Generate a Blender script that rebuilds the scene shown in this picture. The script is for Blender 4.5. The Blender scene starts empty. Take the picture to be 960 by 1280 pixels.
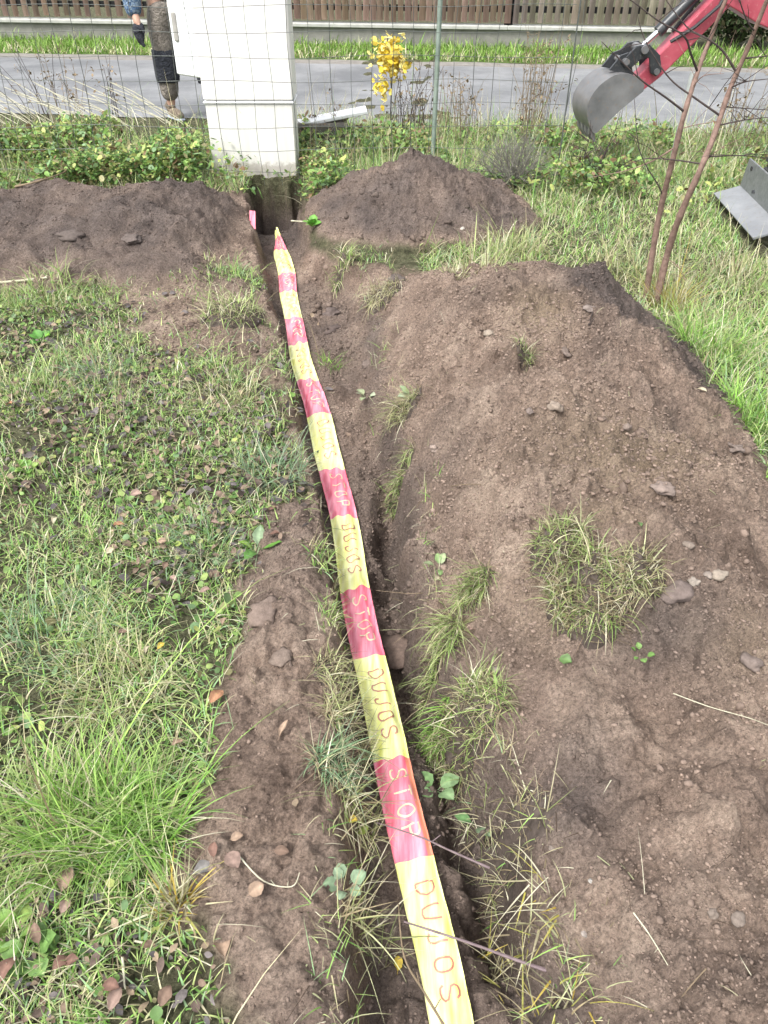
import bpy, math, random
import numpy as np
from mathutils import Vector, Matrix

random.seed(7)
rng = np.random.default_rng(7)
scene = bpy.context.scene
COL = scene.collection

# ------------------------------------------------------------------ camera, sky, sun, exposure
CAM_H, PITCH, F = 1.6, math.radians(38), 960.0
cam_d = bpy.data.cameras.new("camera"); cam = bpy.data.objects.new("camera", cam_d); COL.objects.link(cam)
cam.location = (0, 0, CAM_H); cam.rotation_euler = (math.radians(90) - PITCH, 0, 0)
cam_d.sensor_fit = 'HORIZONTAL'; cam_d.sensor_width = 36; cam_d.lens = 36.0
cam_d.clip_start = 0.05; cam_d.clip_end = 500
scene.camera = cam

SUN_EL, SUN_AZ = math.radians(56), math.radians(222)      # azimuth clockwise from +Y
world = bpy.data.worlds.new("World"); scene.world = world; world.use_nodes = True
wn = world.node_tree; bg = wn.nodes["Background"]
sky = wn.nodes.new("ShaderNodeTexSky"); sky.sky_type = 'NISHITA'; sky.sun_disc = False
sky.sun_elevation = SUN_EL; sky.sun_rotation = SUN_AZ; sky.dust_density = 4.0
hs = wn.nodes.new("ShaderNodeHueSaturation"); hs.inputs["Saturation"].default_value = 0.22
wn.links.new(sky.outputs[0], hs.inputs["Color"]); wn.links.new(hs.outputs[0], bg.inputs["Color"])
bg.inputs["Strength"].default_value = 0.15
sun_d = bpy.data.lights.new("sun", 'SUN'); sun_d.energy = 1.25; sun_d.angle = math.radians(16); sun_d.color = (1, 0.97, 0.93)
sun = bpy.data.objects.new("sun", sun_d); COL.objects.link(sun)
sd = Vector((math.sin(SUN_AZ) * math.cos(SUN_EL), math.cos(SUN_AZ) * math.cos(SUN_EL), math.sin(SUN_EL)))
sun.rotation_euler = sd.to_track_quat('Z', 'Y').to_euler(); sun.location = (0, 0, 30)
vs = scene.view_settings; vs.view_transform = 'Standard'; vs.look = 'None'; vs.gamma = 1; vs.use_curve_mapping = False
vs.exposure = 1.3

# ------------------------------------------------------------------ ray helpers (photo position -> place in the world)
def ray(px, py):
    a = (px - 480) / F; b = (640 - py) / F
    d = np.array([a, math.cos(PITCH) + b * math.sin(PITCH), -math.sin(PITCH) + b * math.cos(PITCH)])
    return d
def P(px, py, z=0.0):
    d = ray(px, py); t = (z - CAM_H) / d[2]
    return np.array([d[0] * t, d[1] * t, z])
def PD(px, py, Y):
    d = ray(px, py); t = Y / d[1]
    return np.array([d[0] * t, Y, CAM_H + d[2] * t])

# ------------------------------------------------------------------ object helpers
def props(o, label=None, cat=None, group=None, kind=None):
    if label: o["label"] = label
    if cat: o["category"] = cat
    if group: o["group"] = group
    if kind: o["kind"] = kind
    return o
def empty(name, loc, label, cat, group=None, rz=0.0):
    o = bpy.data.objects.new(name, None); o.empty_display_size = 0.1
    o.location = loc; o.rotation_euler = (0, 0, rz); COL.objects.link(o)
    return props(o, label, cat, group)
def np_mesh(name, verts, faces, cols=None, mats=(), midx=None, smooth=True, uv=None):
    """verts (N,3); faces: (M,k) array or list of arrays; cols (N,3)"""
    me = bpy.data.meshes.new(name)
    groups = [faces] if isinstance(faces, np.ndarray) else list(faces)
    verts = np.asarray(verts, dtype=np.float32)
    me.vertices.add(len(verts)); me.vertices.foreach_set("co", verts.ravel())
    nl = sum(g.size for g in groups); nf = sum(len(g) for g in groups)
    me.loops.add(nl); me.polygons.add(nf)
    me.loops.foreach_set("vertex_index", np.concatenate([g.ravel() for g in groups]).astype(np.int32))
    tot = np.concatenate([np.full(len(g), g.shape[1]) for g in groups]).astype(np.int32)
    st = np.concatenate([[0], np.cumsum(tot)[:-1]]).astype(np.int32)
    me.polygons.foreach_set("loop_start", st)
    try: me.polygons.foreach_set("loop_total", tot)
    except Exception: pass
    for m in mats: me.materials.append(m)
    if midx is not None: me.polygons.foreach_set("material_index", np.asarray(midx, dtype=np.int32))
    me.update(calc_edges=True)
    if smooth: me.polygons.foreach_set("use_smooth", np.ones(nf, dtype=bool))
    if cols is not None:
        a = me.attributes.new("Col", 'FLOAT_COLOR', 'POINT')
        c = np.ones((len(verts), 4), dtype=np.float32); c[:, :3] = cols
        a.data.foreach_set("color", c.ravel())
    return me
def link(name, me, parent=None):
    o = bpy.data.objects.new(name, me); COL.objects.link(o)
    if parent is not None: o.parent = parent
    return o

class MB:
    """collects boxes, tubes, prisms into one mesh"""
    def __init__(s): s.v = []; s.f = []; s.m = []
    def add(s, vs_, fs, mi=0):
        b = len(s.v); s.v += [tuple(map(float, p)) for p in vs_]
        for f in fs: s.f.append([b + i for i in f]); s.m.append(mi)
    def box(s, c, size, M=None, mi=0, bev=0.0):
        hx, hy, hz = [q / 2 for q in size]
        b = min(bev, hx * .9, hy * .9, hz * .9)
        if b <= 0:
            pts = [Vector((x, y, z)) for x in (-hx, hx) for y in (-hy, hy) for z in (-hz, hz)]
            fs = [(0, 1, 3, 2), (4, 6, 7, 5), (0, 4, 5, 1), (2, 3, 7, 6), (0, 2, 6, 4), (1, 5, 7, 3)]
        else:
            prof = [(-hx + b, -hy), (hx - b, -hy), (hx, -hy + b), (hx, hy - b), (hx - b, hy), (-hx + b, hy), (-hx, hy - b), (-hx, -hy + b)]
            pts = []
            for z, k in ((-hz, 1), (-hz + b, 0), (hz - b, 0), (hz, 1)):
                for x, y in prof:
                    if k: x *= (hx - b) / hx; y *= (hy - b) / hy
                    pts.append(Vector((x, y, z)))
            fs = [tuple(range(7, -1, -1)), tuple(range(24, 32))]
            for r in range(3):
                for i in range(8):
                    j = (i + 1) % 8; fs.append((r * 8 + i, r * 8 + j, r * 8 + 8 + j, r * 8 + 8 + i))
        pts = [(M @ p if M is not None else p) + Vector(c) for p in pts]
        s.add(pts, fs, mi)
    def tube(s, pts, r, n=8, mi=0, cap=True):
        pts = [Vector(map(float, p)) for p in pts]
        rs = r if hasattr(r, '__len__') else [r] * len(pts)
        base = len(s.v); prev = None
        for i, p in enumerate(pts):
            d = (pts[min(i + 1, len(pts) - 1)] - pts[max(i - 1, 0)])
            d = d.normalized() if d.length > 1e-9 else Vector((0, 0, 1))
            if prev is None:
                a = d.cross(Vector((0, 0, 1)));  a = a if a.length > .05 else d.cross(Vector((1, 0, 0)))
            else: a = prev - d * prev.dot(d)
            a.normalize(); prev = a; b = d.cross(a)
            for k in range(n):
                t = 2 * math.pi * k / n
                q = p + (a * math.cos(t) + b * math.sin(t)) * rs[i]; s.v.append(tuple(q))
        for i in range(len(pts) - 1):
            for k in range(n):
                j = (k + 1) % n
                s.f.append([base + i * n + k, base + i * n + j, base + (i + 1) * n + j, base + (i + 1) * n + k]); s.m.append(mi)
        if cap and n > 2:
            s.f.append([base + k for k in range(n - 1, -1, -1)]); s.m.append(mi)
            e = base + (len(pts) - 1) * n
            s.f.append([e + k for k in range(n)]); s.m.append(mi)
    def prism(s, poly, M, h0, h1, mi=0):
        """2-D outline (a,b) in the plane of M's x,y, from h0 to h1 along M's z"""
        n = len(poly)
        pts = [M @ Vector((a, b, h0)) for a, b in poly] + [M @ Vector((a, b, h1)) for a, b in poly]
        fs = [tuple(range(n - 1, -1, -1)), tuple(range(n, 2 * n))] + [(i, (i + 1) % n, n + (i + 1) % n, n + i) for i in range(n)]
        s.add(pts, fs, mi)
    def build(s, name, mats, parent=None, smooth=False, ang=40, bevel=0.0):
        me = bpy.data.meshes.new(name); me.from_pydata(s.v, [], s.f); me.update()
        if not isinstance(mats, (list, tuple)): mats = [mats]
        for m in mats: me.materials.append(m)
        me.polygons.foreach_set("material_index", s.m)
        o = link(name, me, parent)
        if smooth:
            me.polygons.foreach_set("use_smooth", [True] * len(s.f))
            try: me.set_sharp_from_angle(angle=math.radians(ang))
            except Exception: pass
        if bevel > 0:
            bv = o.modifiers.new("bevel", 'BEVEL'); bv.width = bevel; bv.segments = 2; bv.limit_method = 'ANGLE'
        return o

# ------------------------------------------------------------------ materials
def mat(name):
    m = bpy.data.materials.new(name); m.use_nodes = True
    nt = m.node_tree; return m, nt, nt.nodes["Principled BSDF"]
def noise(nt, scale, detail=4, rough=0.6, vec=None, dist=0.0):
    n = nt.nodes.new("ShaderNodeTexNoise"); n.inputs["Scale"].default_value = scale
    n.inputs["Detail"].default_value = detail; n.inputs["Roughness"].default_value = rough; n.inputs["Distortion"].default_value = dist
    if vec: nt.links.new(vec, n.inputs["Vector"])
    return n.outputs["Fac"]
def ramp(nt, fac, stops):
    r = nt.nodes.new("ShaderNodeValToRGB"); nt.links.new(fac, r.inputs[0]); e = r.color_ramp.elements
    while len(e) < len(stops): e.new(0.5)
    for k, (p, c) in enumerate(stops):
        e[k].position = p; e[k].color = (*c, 1) if hasattr(c, '__len__') else (c, c, c, 1)
    return r.outputs[0]
def mix(nt, fac, a, b, mode='MIX'):
    m = nt.nodes.new("ShaderNodeMix"); m.data_type = 'RGBA'; m.blend_type = mode
    for k, x in ((0, fac), (6, a), (7, b)):
        if isinstance(x, bpy.types.NodeSocket): nt.links.new(x, m.inputs[k])
        elif k == 0: m.inputs[0].default_value = x
        else: m.inputs[k].default_value = (*x, 1)
    return m.outputs[2]
def bump(nt, h, strength, dist, bs, prev=None):
    b = nt.nodes.new("ShaderNodeBump"); b.inputs["Strength"].default_value = strength; b.inputs["Distance"].default_value = dist
    nt.links.new(h, b.inputs["Height"])
    if prev: nt.links.new(prev, b.inputs["Normal"])
    nt.links.new(b.outputs[0], bs.inputs["Normal"]); return b.outputs[0]
def objco(nt):
    return nt.nodes.new("ShaderNodeTexCoord").outputs["Object"]
def attr(nt, name):
    a = nt.nodes.new("ShaderNodeAttribute"); a.attribute_name = name; return a
def simple(name, c1, c2, scale=8, rough=0.6, metal=0.0, bstr=0.15, bdist=0.002, spec=0.5, bscale=None):
    m, nt, bs = mat(name); v = objco(nt)
    f = noise(nt, scale, 6, 0.65, v)
    nt.links.new(ramp(nt, f, [(0.3, c1), (0.7, c2)]), bs.inputs["Base Color"])
    bs.inputs["Roughness"].default_value = rough; bs.inputs["Metallic"].default_value = metal
    bs.inputs["Specular IOR Level"].default_value = spec
    if bstr: bump(nt, noise(nt, bscale or scale * 6, 5, 0.6, v), bstr, bdist, bs)
    return m
def leafmat(name, rough=0.55, trans=0.3, spec=0.3):
    m, nt, bs = mat(name)
    a = attr(nt, "Col"); v = objco(nt)
    f = noise(nt, 60, 3, 0.6, v)
    c = mix(nt, 1.0, a.outputs["Color"], ramp(nt, f, [(0.32, 0.62 if trans < .2 else .78), (0.68, 1.2)]), 'MULTIPLY')
    nt.links.new(c, bs.inputs["Base Color"]); bs.inputs["Roughness"].default_value = rough
    bs.inputs["Specular IOR Level"].default_value = spec
    tr = nt.nodes.new("ShaderNodeBsdfTranslucent"); nt.links.new(c, tr.inputs["Color"])
    ms = nt.nodes.new("ShaderNodeMixShader"); ms.inputs[0].default_value = trans
    nt.links.new(bs.outputs[0], ms.inputs[1]); nt.links.new(tr.outputs[0], ms.inputs[2])
    nt.links.new(ms.outputs[0], nt.nodes["Material Output"].inputs["Surface"])
    return m
M_GRASS = leafmat("grass_blade"); M_LEAF = leafmat("green_leaf", 0.5, 0.3, 0.35); M_DEAD = leafmat("dead_leaf", 0.7, 0.12, 0.2)

def soil_material():
    m, nt, bs = mat("soil"); v = objco(nt)
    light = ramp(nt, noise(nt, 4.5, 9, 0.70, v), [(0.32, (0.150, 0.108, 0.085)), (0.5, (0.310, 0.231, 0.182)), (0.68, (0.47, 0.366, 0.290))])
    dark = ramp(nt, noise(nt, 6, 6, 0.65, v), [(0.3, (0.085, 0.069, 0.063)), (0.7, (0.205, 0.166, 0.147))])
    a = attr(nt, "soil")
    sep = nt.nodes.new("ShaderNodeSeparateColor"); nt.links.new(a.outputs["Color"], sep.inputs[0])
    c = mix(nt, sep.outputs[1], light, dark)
    sandy = mix(nt, noise(nt, 18, 4, 0.6, v), (0.25, 0.19, 0.13), (0.33, 0.26, 0.185))
    c = mix(nt, sep.outputs[2], c, sandy)
    thatch = ramp(nt, noise(nt, 22, 6, 0.7, v), [(0.3, (0.045, 0.045, 0.026)), (0.5, (0.105, 0.105, 0.06)), (0.7, (0.20, 0.195, 0.12))])
    c = mix(nt, sep.outputs[0], thatch, c)
    # grain speckle of the soil itself
    sp = ramp(nt, noise(nt, 110, 5, 0.8, v), [(0.34, 0.40), (0.5, 1.0), (0.68, 1.55)])
    c = mix(nt, 0.9, c, sp, 'MULTIPLY')
    nt.links.new(c, bs.inputs["Base Color"]); bs.inputs["Roughness"].default_value = 0.95; bs.inputs["Specular IOR Level"].default_value = 0.15
    p = bump(nt, noise(nt, 45, 8, 0.72, v), 1.0, 0.03, bs)
    bump(nt, noise(nt, 210, 4, 0.75, v), 1.0, 0.010, bs, p)
    return m
M_SOIL = soil_material()

def clod_material():
    m, nt, bs = mat("clod"); v = objco(nt); a = attr(nt, "Col")
    f = ramp(nt, noise(nt, 60, 5, 0.7, v), [(0.3, 0.7), (0.7, 1.25)])
    nt.links.new(mix(nt, 1.0, a.outputs["Color"], f, 'MULTIPLY'), bs.inputs["Base Color"])
    bs.inputs["Roughness"].default_value = 0.92; bs.inputs["Specular IOR Level"].default_value = 0.15
    bump(nt, noise(nt, 160, 5, 0.7, v), 0.8, 0.004, bs)
    return m
M_CLOD = clod_material()

# ------------------------------------------------------------------ noise in numpy
def _hash(ix, iy, seed):
    h = (ix.astype(np.int64) * 374761393 + iy.astype(np.int64) * 668265263 + seed * 1442695041) & 0xFFFFFFFF
    h = ((h ^ (h >> 13)) * 1274126177) & 0xFFFFFFFF
    return ((h ^ (h >> 16)) & 0xFFFF) / 65535.0
def vnoise(x, y, seed=0):
    x = np.asarray(x, float); y = np.asarray(y, float)
    ix = np.floor(x); iy = np.floor(y); fx = x - ix; fy = y - iy
    fx = fx * fx * fx * (fx * (fx * 6 - 15) + 10); fy = fy * fy * fy * (fy * (fy * 6 - 15) + 10)
    a = _hash(ix, iy, seed); b = _hash(ix + 1, iy, seed); c = _hash(ix, iy + 1, seed); d = _hash(ix + 1, iy + 1, seed)
    return (a * (1 - fx) + b * fx) * (1 - fy) + (c * (1 - fx) + d * fx) * fy
def fbm(x, y, scale, octv=4, seed=0, gain=0.5):
    s = 0; amp = 1; tot = 0; x = np.asarray(x) * scale; y = np.asarray(y) * scale
    for k in range(octv):
        s = s + amp * (vnoise(x * 1.0 + 17.3 * k, y - 9.1 * k, seed + k) * 2 - 1); tot += amp
        amp *= gain; xr = x * 1.6 + y * 1.2; y = -x * 1.2 + y * 1.6; x = xr
    return s / tot
def sst(a, b, x):
    t = np.clip((x - a) / (b - a), 0, 1); return t * t * (3 - 2 * t)
def in_poly_dist(x, y, poly):
    """signed distance, positive inside"""
    poly = np.asarray(poly)[:, :2]; n = len(poly)
    d2 = np.full(np.shape(x), 1e9); inside = np.zeros(np.shape(x), bool)
    for i in range(n):
        a = poly[i]; b = poly[(i + 1) % n]; e = b - a
        wx = x - a[0]; wy = y - a[1]; t = np.clip((wx * e[0] + wy * e[1]) / (e @ e), 0, 1)
        d2 = np.minimum(d2, (wx - e[0] * t) ** 2 + (wy - e[1] * t) ** 2)
        c = ((a[1] <= y) & (b[1] > y)) | ((b[1] <= y) & (a[1] > y))
        xs = a[0] + (y - a[1]) / (e[1] if abs(e[1]) > 1e-9 else 1e-9) * e[0]
        inside ^= c & (x < xs)
    d = np.sqrt(d2); return np.where(inside, d, -d)

# ------------------------------------------------------------------ terrain shape
Y_L = [0.0, .53, .79, .98, 1.2, 1.47, 2.05, 2.44, 3.17, 3.9, 5.4, 6.2]
X_L = [-.02, -.058, -.075, -.085, -.08, -.11, -.195, -.29, -.42, -.61, -.93, -1.02]
Y_R = [0.0, .53, 1.08, 1.3, 1.73, 2.23, 3.0, 3.59, 4.19, 4.5, 4.78, 5.6, 6.2]
X_R = [.44, .365, .27, .19, .12, .10, 0.0, -.04, -.09, -.28, -.40, -.56, -.62]
def xt(y): return .12 - .179 * (np.asarray(y) - .64)
STRIP = [P(*p) for p in [(335, 640), (310, 720), (295, 800), (262, 880), (238, 980), (215, 1090), (240, 1180), (290, 1280), (330, 1400), (560, 1400), (470, 1280), (450, 1100), (440, 900), (430, 790), (412, 640), (370, 628)]]
BARE = [P(*p) for p in [(110, 345), (200, 338), (320, 345), (345, 400), (385, 500), (330, 490), (230, 465), (165, 432), (140, 385)]]
SLUMP = [P(*p) for p in [(375, 300), (440, 322), (500, 338), (560, 335), (640, 350), (600, 420), (470, 470), (400, 400)]]
BACKM = (0.20, 5.30)
BUMPS = [(*P(a_, b_, .2)[:2], r_, h_) for a_, b_, r_, h_ in [(735, 385, .28, .06), (560, 400, .2, .03), (840, 500, .25, .06), (690, 560, .22, .03), (890, 620, .26, .06), (620, 610, .15, .03), (850, 715, .2, .06),
         (640, 700, .14, .03), (740, 850, .22, -.04), (860, 880, .2, -.03), (900, 1000, .2, .03), (680, 980, .16, .035), (800, 1150, .2, .03), (540, 480, .14, .03), (780, 640, .2, -.03), (620, 500, .16, -.025)]]
def macro(x, y):
    """height, soil mask, dark mask, sandy mask"""
    x = np.asarray(x, float); y = np.asarray(y, float)
    wob = fbm(x, y, 5, 3, 11) * .03
    xl = np.interp(y, Y_L, X_L) + wob; xr = np.interp(y, Y_R, X_R) + wob * 1.3 + fbm(x, y, 10, 4, 5) * .055
    rg = fbm(x, y, 7, 3, 19) * .11 * sst(4.9, 5.4, y); xl = xl + rg; xr = xr + fbm(x, y, 6, 3, 20) * .10 * sst(4.9, 5.4, y)
    yend = sst(6.2, 6.08, y + fbm(x, y, 8, 3, 22) * .10)
    flat = sst(7.7, 7.0, y) * sst(-5, -1, y) * sst(-6, -4, x) * sst(7, 4.5, x)
    z = (fbm(x, y, .9, 3, 2) * .035 + fbm(x, y, 4, 3, 3) * .012) * flat
    # spoil heap along the right of the trench
    ym = [-1.5, .3, .8, 1.2, 1.55, 2.2, 2.8, 3.3, 3.6, 3.9, 4.12]
    hc = np.interp(y, ym, [.08, .12, .115, .15, .26, .30, .32, .305, .25, .10, 0])
    xc = np.interp(y, [0, 1, 2, 3, 3.6, 4.1], [.80, .78, .74, .74, .70, .55]) + fbm(y * 0, y, 1.5, 2, 9) * .08
    xe = np.interp(y, [0, 1.5, 2.3, 3.17, 3.5, 3.84, 4.12], [1.62, 1.52, 1.44, 1.47, 1.40, 1.22, .95])+ fbm(x, y, 6, 2, 15) * .05
    xs = np.minimum(xr + .03, xc - .12)
    l = np.clip((x - xs) / (xc - xs), 0, 1); r = np.clip((xe - x) / np.maximum(xe - xc, .05), 0, 1)
    prof = np.where(x < xc, np.sin(np.clip(l * 1.35, 0, 1) * math.pi / 2) ** .85, np.sin(r * math.pi / 2) ** 1.2)
    m1 = hc * prof * (1 + .22 * fbm(x, y, 2.2, 3, 21)) + (prof > 0) * prof * fbm(x, y, 5, 3, 23) * .035
    inh = (prof > 0) * np.clip(prof * 1.8 - .25, 0, 1) * sst(4.12, 3.8, y) * sst(-1, .2, y)
    for bx, by, br, bh in BUMPS: m1 = m1 + inh * bh * np.exp(-((x - bx) ** 2 + (y - by) ** 2) / (br * br * .5))
    m1 = m1 + inh * ((.3 - np.abs(fbm(x, y, 3.6, 4, 25, .55))) * .11 + fbm(x, y, 7.5, 3, 26) * .028)
    m1 = np.maximum(m1, 0)
    # spoil heap left of the trench
    cy = 5.06 + .10 * np.sin(x * 1.3) ; hl = .225 * sst(-.84, -1.22, x) * (1 - .45 * sst(-2.0, -3.4, x))
    q = (y - cy); q = np.where(q < 0, q / 1.12, q / .62)
    m2 = hl * np.clip(1 - q * q, 0, 1) ** 1.1 * (1 + .28 * fbm(x, y, 2.4, 3, 31)) ; m2 = m2 + (m2 > 0) * np.minimum(1, m2 * 12) * ((.3 - np.abs(fbm(x, y, 3.2, 4, 33))) * .10 + fbm(x, y, 8, 3, 34) * .03)
    # conical heap right of the trench end
    dx = (x - BACKM[0]); dy = y - BACKM[1]
    q = np.sqrt((dx / np.where(dx < 0, .78, .86)) ** 2 + (dy / np.where(dy < 0, .80, .6)) ** 2)
    q = q + fbm(x, y, 3, 2, 41) * .08
    m3 = .37 * np.clip(1 - q, 0, 1) ** .82 * (1 + .15 * fbm(x, y, 5, 2, 42))
    m3 = m3 + (m3 > 0) * np.minimum(1, m3 * 10) * ((.3 - np.abs(fbm(x, y, 4, 4, 43))) * .07 + fbm(x, y, 9, 3, 44) * .025)
    m3 = np.where(q < .2, np.minimum(m3, .37 * .83 + .02 * (.2 - q)), m3)
    ds = in_poly_dist(x, y, STRIP); db = in_poly_dist(x, y, BARE)
    ms = .045 * sst(-.01, .12, ds) * (1 + .5 * fbm(x, y, 6, 3, 51)); mb = .02 * sst(-.05, .2, db)
    z = z + m1 + m2 + m3 + ms + mb
    # the trench
    depth = np.interp(y, [0, .9, 1.3, 1.8, 4.5, 5.72, 5.92, 6.2], [.20, .20, .20, .19, .18, .27, .62, .72])
    wl = .075 + .03 * fbm(x, y, 4, 2, 17); wr = np.interp(y, [0, 1.5, 2.2, 3, 4, 6], [.075, .065, .07, .15, .18, .10])
    cut = sst(0, 1, (x - xl + .02) / wl) * sst(0, 1, (xr + .02 - x) / wr) * yend
    hole = .13 * np.exp(-((x - (xr - .075)) / .055) ** 2) * sst(.6, .8, y) * sst(2.7, 2.1, y) * (.6 + .8 * vnoise(y * 4, y * 0, 63))
    floor_ = -depth - hole + fbm(x, y, 7, 3, 61) * .02
    z = z * (1 - cut) + floor_ * cut
    rag = fbm(x, y, 9, 3, 71) * .05
    gap = sst(-.16, -.1, x - xr + rag * .5) * sst(.05, -.05, x - xc) * sst(4.3, 3.9, y + rag * 4)
    gapf = (x < xl + .1) * (x > -1.6) * sst(4.15, 4.35, y + rag * 3) * sst(5.85, 5.6, y)
    gapl = sst(.085, .03, xl - x + rag) * (x < xl + .1) * sst(4.6, 4.0, y + rag * 4) * sst(-.25, .2, fbm(x, y, 3, 3, 72) + .1)
    soil_extra = np.maximum.reduce([gap, gapl, gapf, sst(-.05, .08, in_poly_dist(x, y, SLUMP) + rag * 1.8)])
    soil = np.maximum.reduce([soil_extra, sst(.015, .05, m1 + rag * .4), sst(.015, .055, m2 + rag * .5), sst(.01, .05, m3 + rag * .4), sst(-.03, .04, ds + rag * 1.7), .9 * sst(-.06, .1, db + rag * 3.2 + fbm(x, y, 3, 3, 73) * .12), sst(.1, .4, cut)])
    dk = np.maximum.reduce([.72 * sst(.0, .1, m2), .8 * sst(.0, .12, m3), .45 * sst(.2, .9, cut) * sst(4.6, 4.4, y), 1.0 * sst(.1, .6, cut) * sst(4.8, 5.4, y), 1.0 * sst(2.3, 3.0, y + fbm(x, y, 3, 3, 81) * .5) * sst(.55, .95, x + fbm(x, y, 3, 2, 82) * .2) * sst(0.01, .05, m1)])  # full dark at the trench end paints the shade inside the hole
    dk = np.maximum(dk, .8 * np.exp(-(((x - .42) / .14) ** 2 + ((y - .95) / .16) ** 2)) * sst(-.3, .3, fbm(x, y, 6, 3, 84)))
    dk = np.maximum(dk, .6 * np.exp(-(((x - .72) / .22) ** 2 + ((y - 1.32) / .10) ** 2)))  # shade of the valley below the heap's step, painted into the soil
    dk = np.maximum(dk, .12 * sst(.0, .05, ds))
    dk = np.maximum(dk, .7 * sst(.10, .0, np.abs(x - xr + .03)) * sst(4.2, 3.8, y))  # dark band on the right rim, shade of its hollows painted in
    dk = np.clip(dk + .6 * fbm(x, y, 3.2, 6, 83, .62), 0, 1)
    sa = sst(.05, .4, fbm(x, y, 1.6, 4, 91)) * sst(.05, .2, m1) * sst(2.6, 2.1, y) * .6
    sa = np.maximum(sa, .8 * np.exp(-(((x - .62) / .12) ** 2 + ((y - 2.9) / .2) ** 2)))
    sa = np.maximum(sa, .7 * np.exp(-(((x - .75) / .3) ** 2 + ((y - 1.95) / .16) ** 2)))
    return z, soil, dk, sa

def axis(knots):
    out = [knots[0][0]]
    for (a, s0), (b, s1) in zip(knots[:-1], knots[1:]):
        p = a
        while p < b - 1e-6:
            t = (p - a) / (b - a); p = min(b, p + s0 * (1 - t) + s1 * t); out.append(p)
    return np.array(out)
GX = axis([(-90, 20), (-20, 4), (-6, .5), (-3.6, .06), (-1.4, .012), (-.9, .008), (1.1, .008), (1.7, .016), (3.5, .06), (6, .5), (20, 4), (90, 20)])
GY = axis([(-30, 8), (-3, 1), (0, .1), (.38, .007), (2.0, .009), (3.5, .014), (6.3, .022), (8, .10), (16, .4), (30, 3), (160, 25)])
XX, YY = np.meshgrid(GX, GY)
ZZ, SO, DK, SA = macro(XX, YY)
# clods and dents stamped into the bare soil
def stamp(x, y, r, h, sq):
    i0, i1 = np.searchsorted(GX, [x - r, x + r]); j0, j1 = np.searchsorted(GY, [y - r, y + r])
    if i1 <= i0 or j1 <= j0: return
    a = random.random() * 3.14; ca, sa_ = math.cos(a), math.sin(a)
    dx = XX[j0:j1, i0:i1] - x; dy = YY[j0:j1, i0:i1] - y
    u = (dx * ca + dy * sa_) / r; w = (-dx * sa_ + dy * ca) / (r * sq)
    q = np.clip(1 - u * u - w * w, 0, 1)
    q = q * (.45 + 1.1 * vnoise(XX[j0:j1, i0:i1] * 1.1 / r, YY[j0:j1, i0:i1] * 1.1 / r, 9))
    ZZ[j0:j1, i0:i1] += h * np.sqrt(q) * (SO[j0:j1, i0:i1] > .5)
for k in range(30000):
    y = .35 + 5.9 * random.random() ** 1.7; x = -1.1 + 2.7 * random.random() if y < 4 else -3 + 4.2 * random.random()
    r = min(.05, .006 * (1 + y * .35) / (random.random() ** .45 + .12)); stamp(x, y, r, r * (.25 + .5 * random.random()) * (1 * (1 if y < 3 else .35) if random.random() < .8 else -.8 * r * .4), .6 + .4 * random.random())
_ru = .35 + .9 * sst(-.25, .35, fbm(XX, YY, 1.7, 3, 104))
ZZ += SO * (fbm(XX, YY, 14, 5, 101, .62) * .026 * _ru + (np.abs(fbm(XX, YY, 26, 4, 103, .65)) - .15) * .030 * _ru + (vnoise(XX * 70, YY * 70, 105) - .5) * .006) * (YY < 7)
ZZ += (1 - SO) * fbm(XX, YY, 9, 3, 102) * .014 * ((YY < 7.2) & (YY > 0) & (np.abs(XX) < 4))
TC = [(345, 288, -.20), (352, 320, -.21), (362, 370, -.172), (372, 420, -.165), (383, 470, -.165), (399, 530, -.165), (417, 600, -.165), (434, 670, -.165), (452, 760, -.17), (469, 850, -.172), (489, 950, -.172), (514, 1060, -.172), (540, 1180, -.172), (560, 1290, -.17), (578, 1400, -.165), (592, 1500, -.17)]
_tc = np.array([P(*q) for q in TC])[::-1]
_tx = np.interp(YY, _tc[:, 1], _tc[:, 0]); _tz = np.interp(YY, _tc[:, 1], _tc[:, 2])
_k = sst(.10, .068, np.abs(XX - _tx)) * (YY > .3) * (YY < _tc[-1, 1] + .02)
ZZ = np.where((_k > 0) & (ZZ > _tz - .016), ZZ * (1 - _k) + (_tz - .016) * _k, ZZ)
GRID_I = np.arange(len(GX)); GRID_J = np.arange(len(GY))
def gidx(x, y):
    fi = np.interp(x, GX, GRID_I); fj = np.interp(y, GY, GRID_J)
    i = np.clip(fi.astype(int), 0, len(GX) - 2); j = np.clip(fj.astype(int), 0, len(GY) - 2)
    return i, j, fi - i, fj - j
def sample(A, x, y):
    i, j, u, v = gidx(np.atleast_1d(np.asarray(x, float)), np.atleast_1d(np.asarray(y, float)))
    return (A[j, i] * (1 - u) + A[j, i + 1] * u) * (1 - v) + (A[j + 1, i] * (1 - u) + A[j + 1, i + 1] * u) * v
def zat(x, y):
    r = sample(ZZ, x, y); return float(r[0]) if np.ndim(x) == 0 else r
def hit(px, py):
    """where the sight line through a photo position meets the ground"""
    d = ray(px, py); ts = np.arange(.6, 12, .004); X = d[0] * ts; Y = d[1] * ts; Z = CAM_H + d[2] * ts
    g = sample(ZZ, X, Y); k = np.argmax(Z < g)
    return np.array([X[k], Y[k], g[k]])
nx, ny = len(GX), len(GY)
ii = (np.arange(ny - 1)[:, None] * nx + np.arange(nx - 1)[None, :]).ravel()
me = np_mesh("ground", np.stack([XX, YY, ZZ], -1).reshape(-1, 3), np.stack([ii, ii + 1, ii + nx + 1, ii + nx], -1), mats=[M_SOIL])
a = me.attributes.new("soil", 'FLOAT_COLOR', 'POINT')
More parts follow.
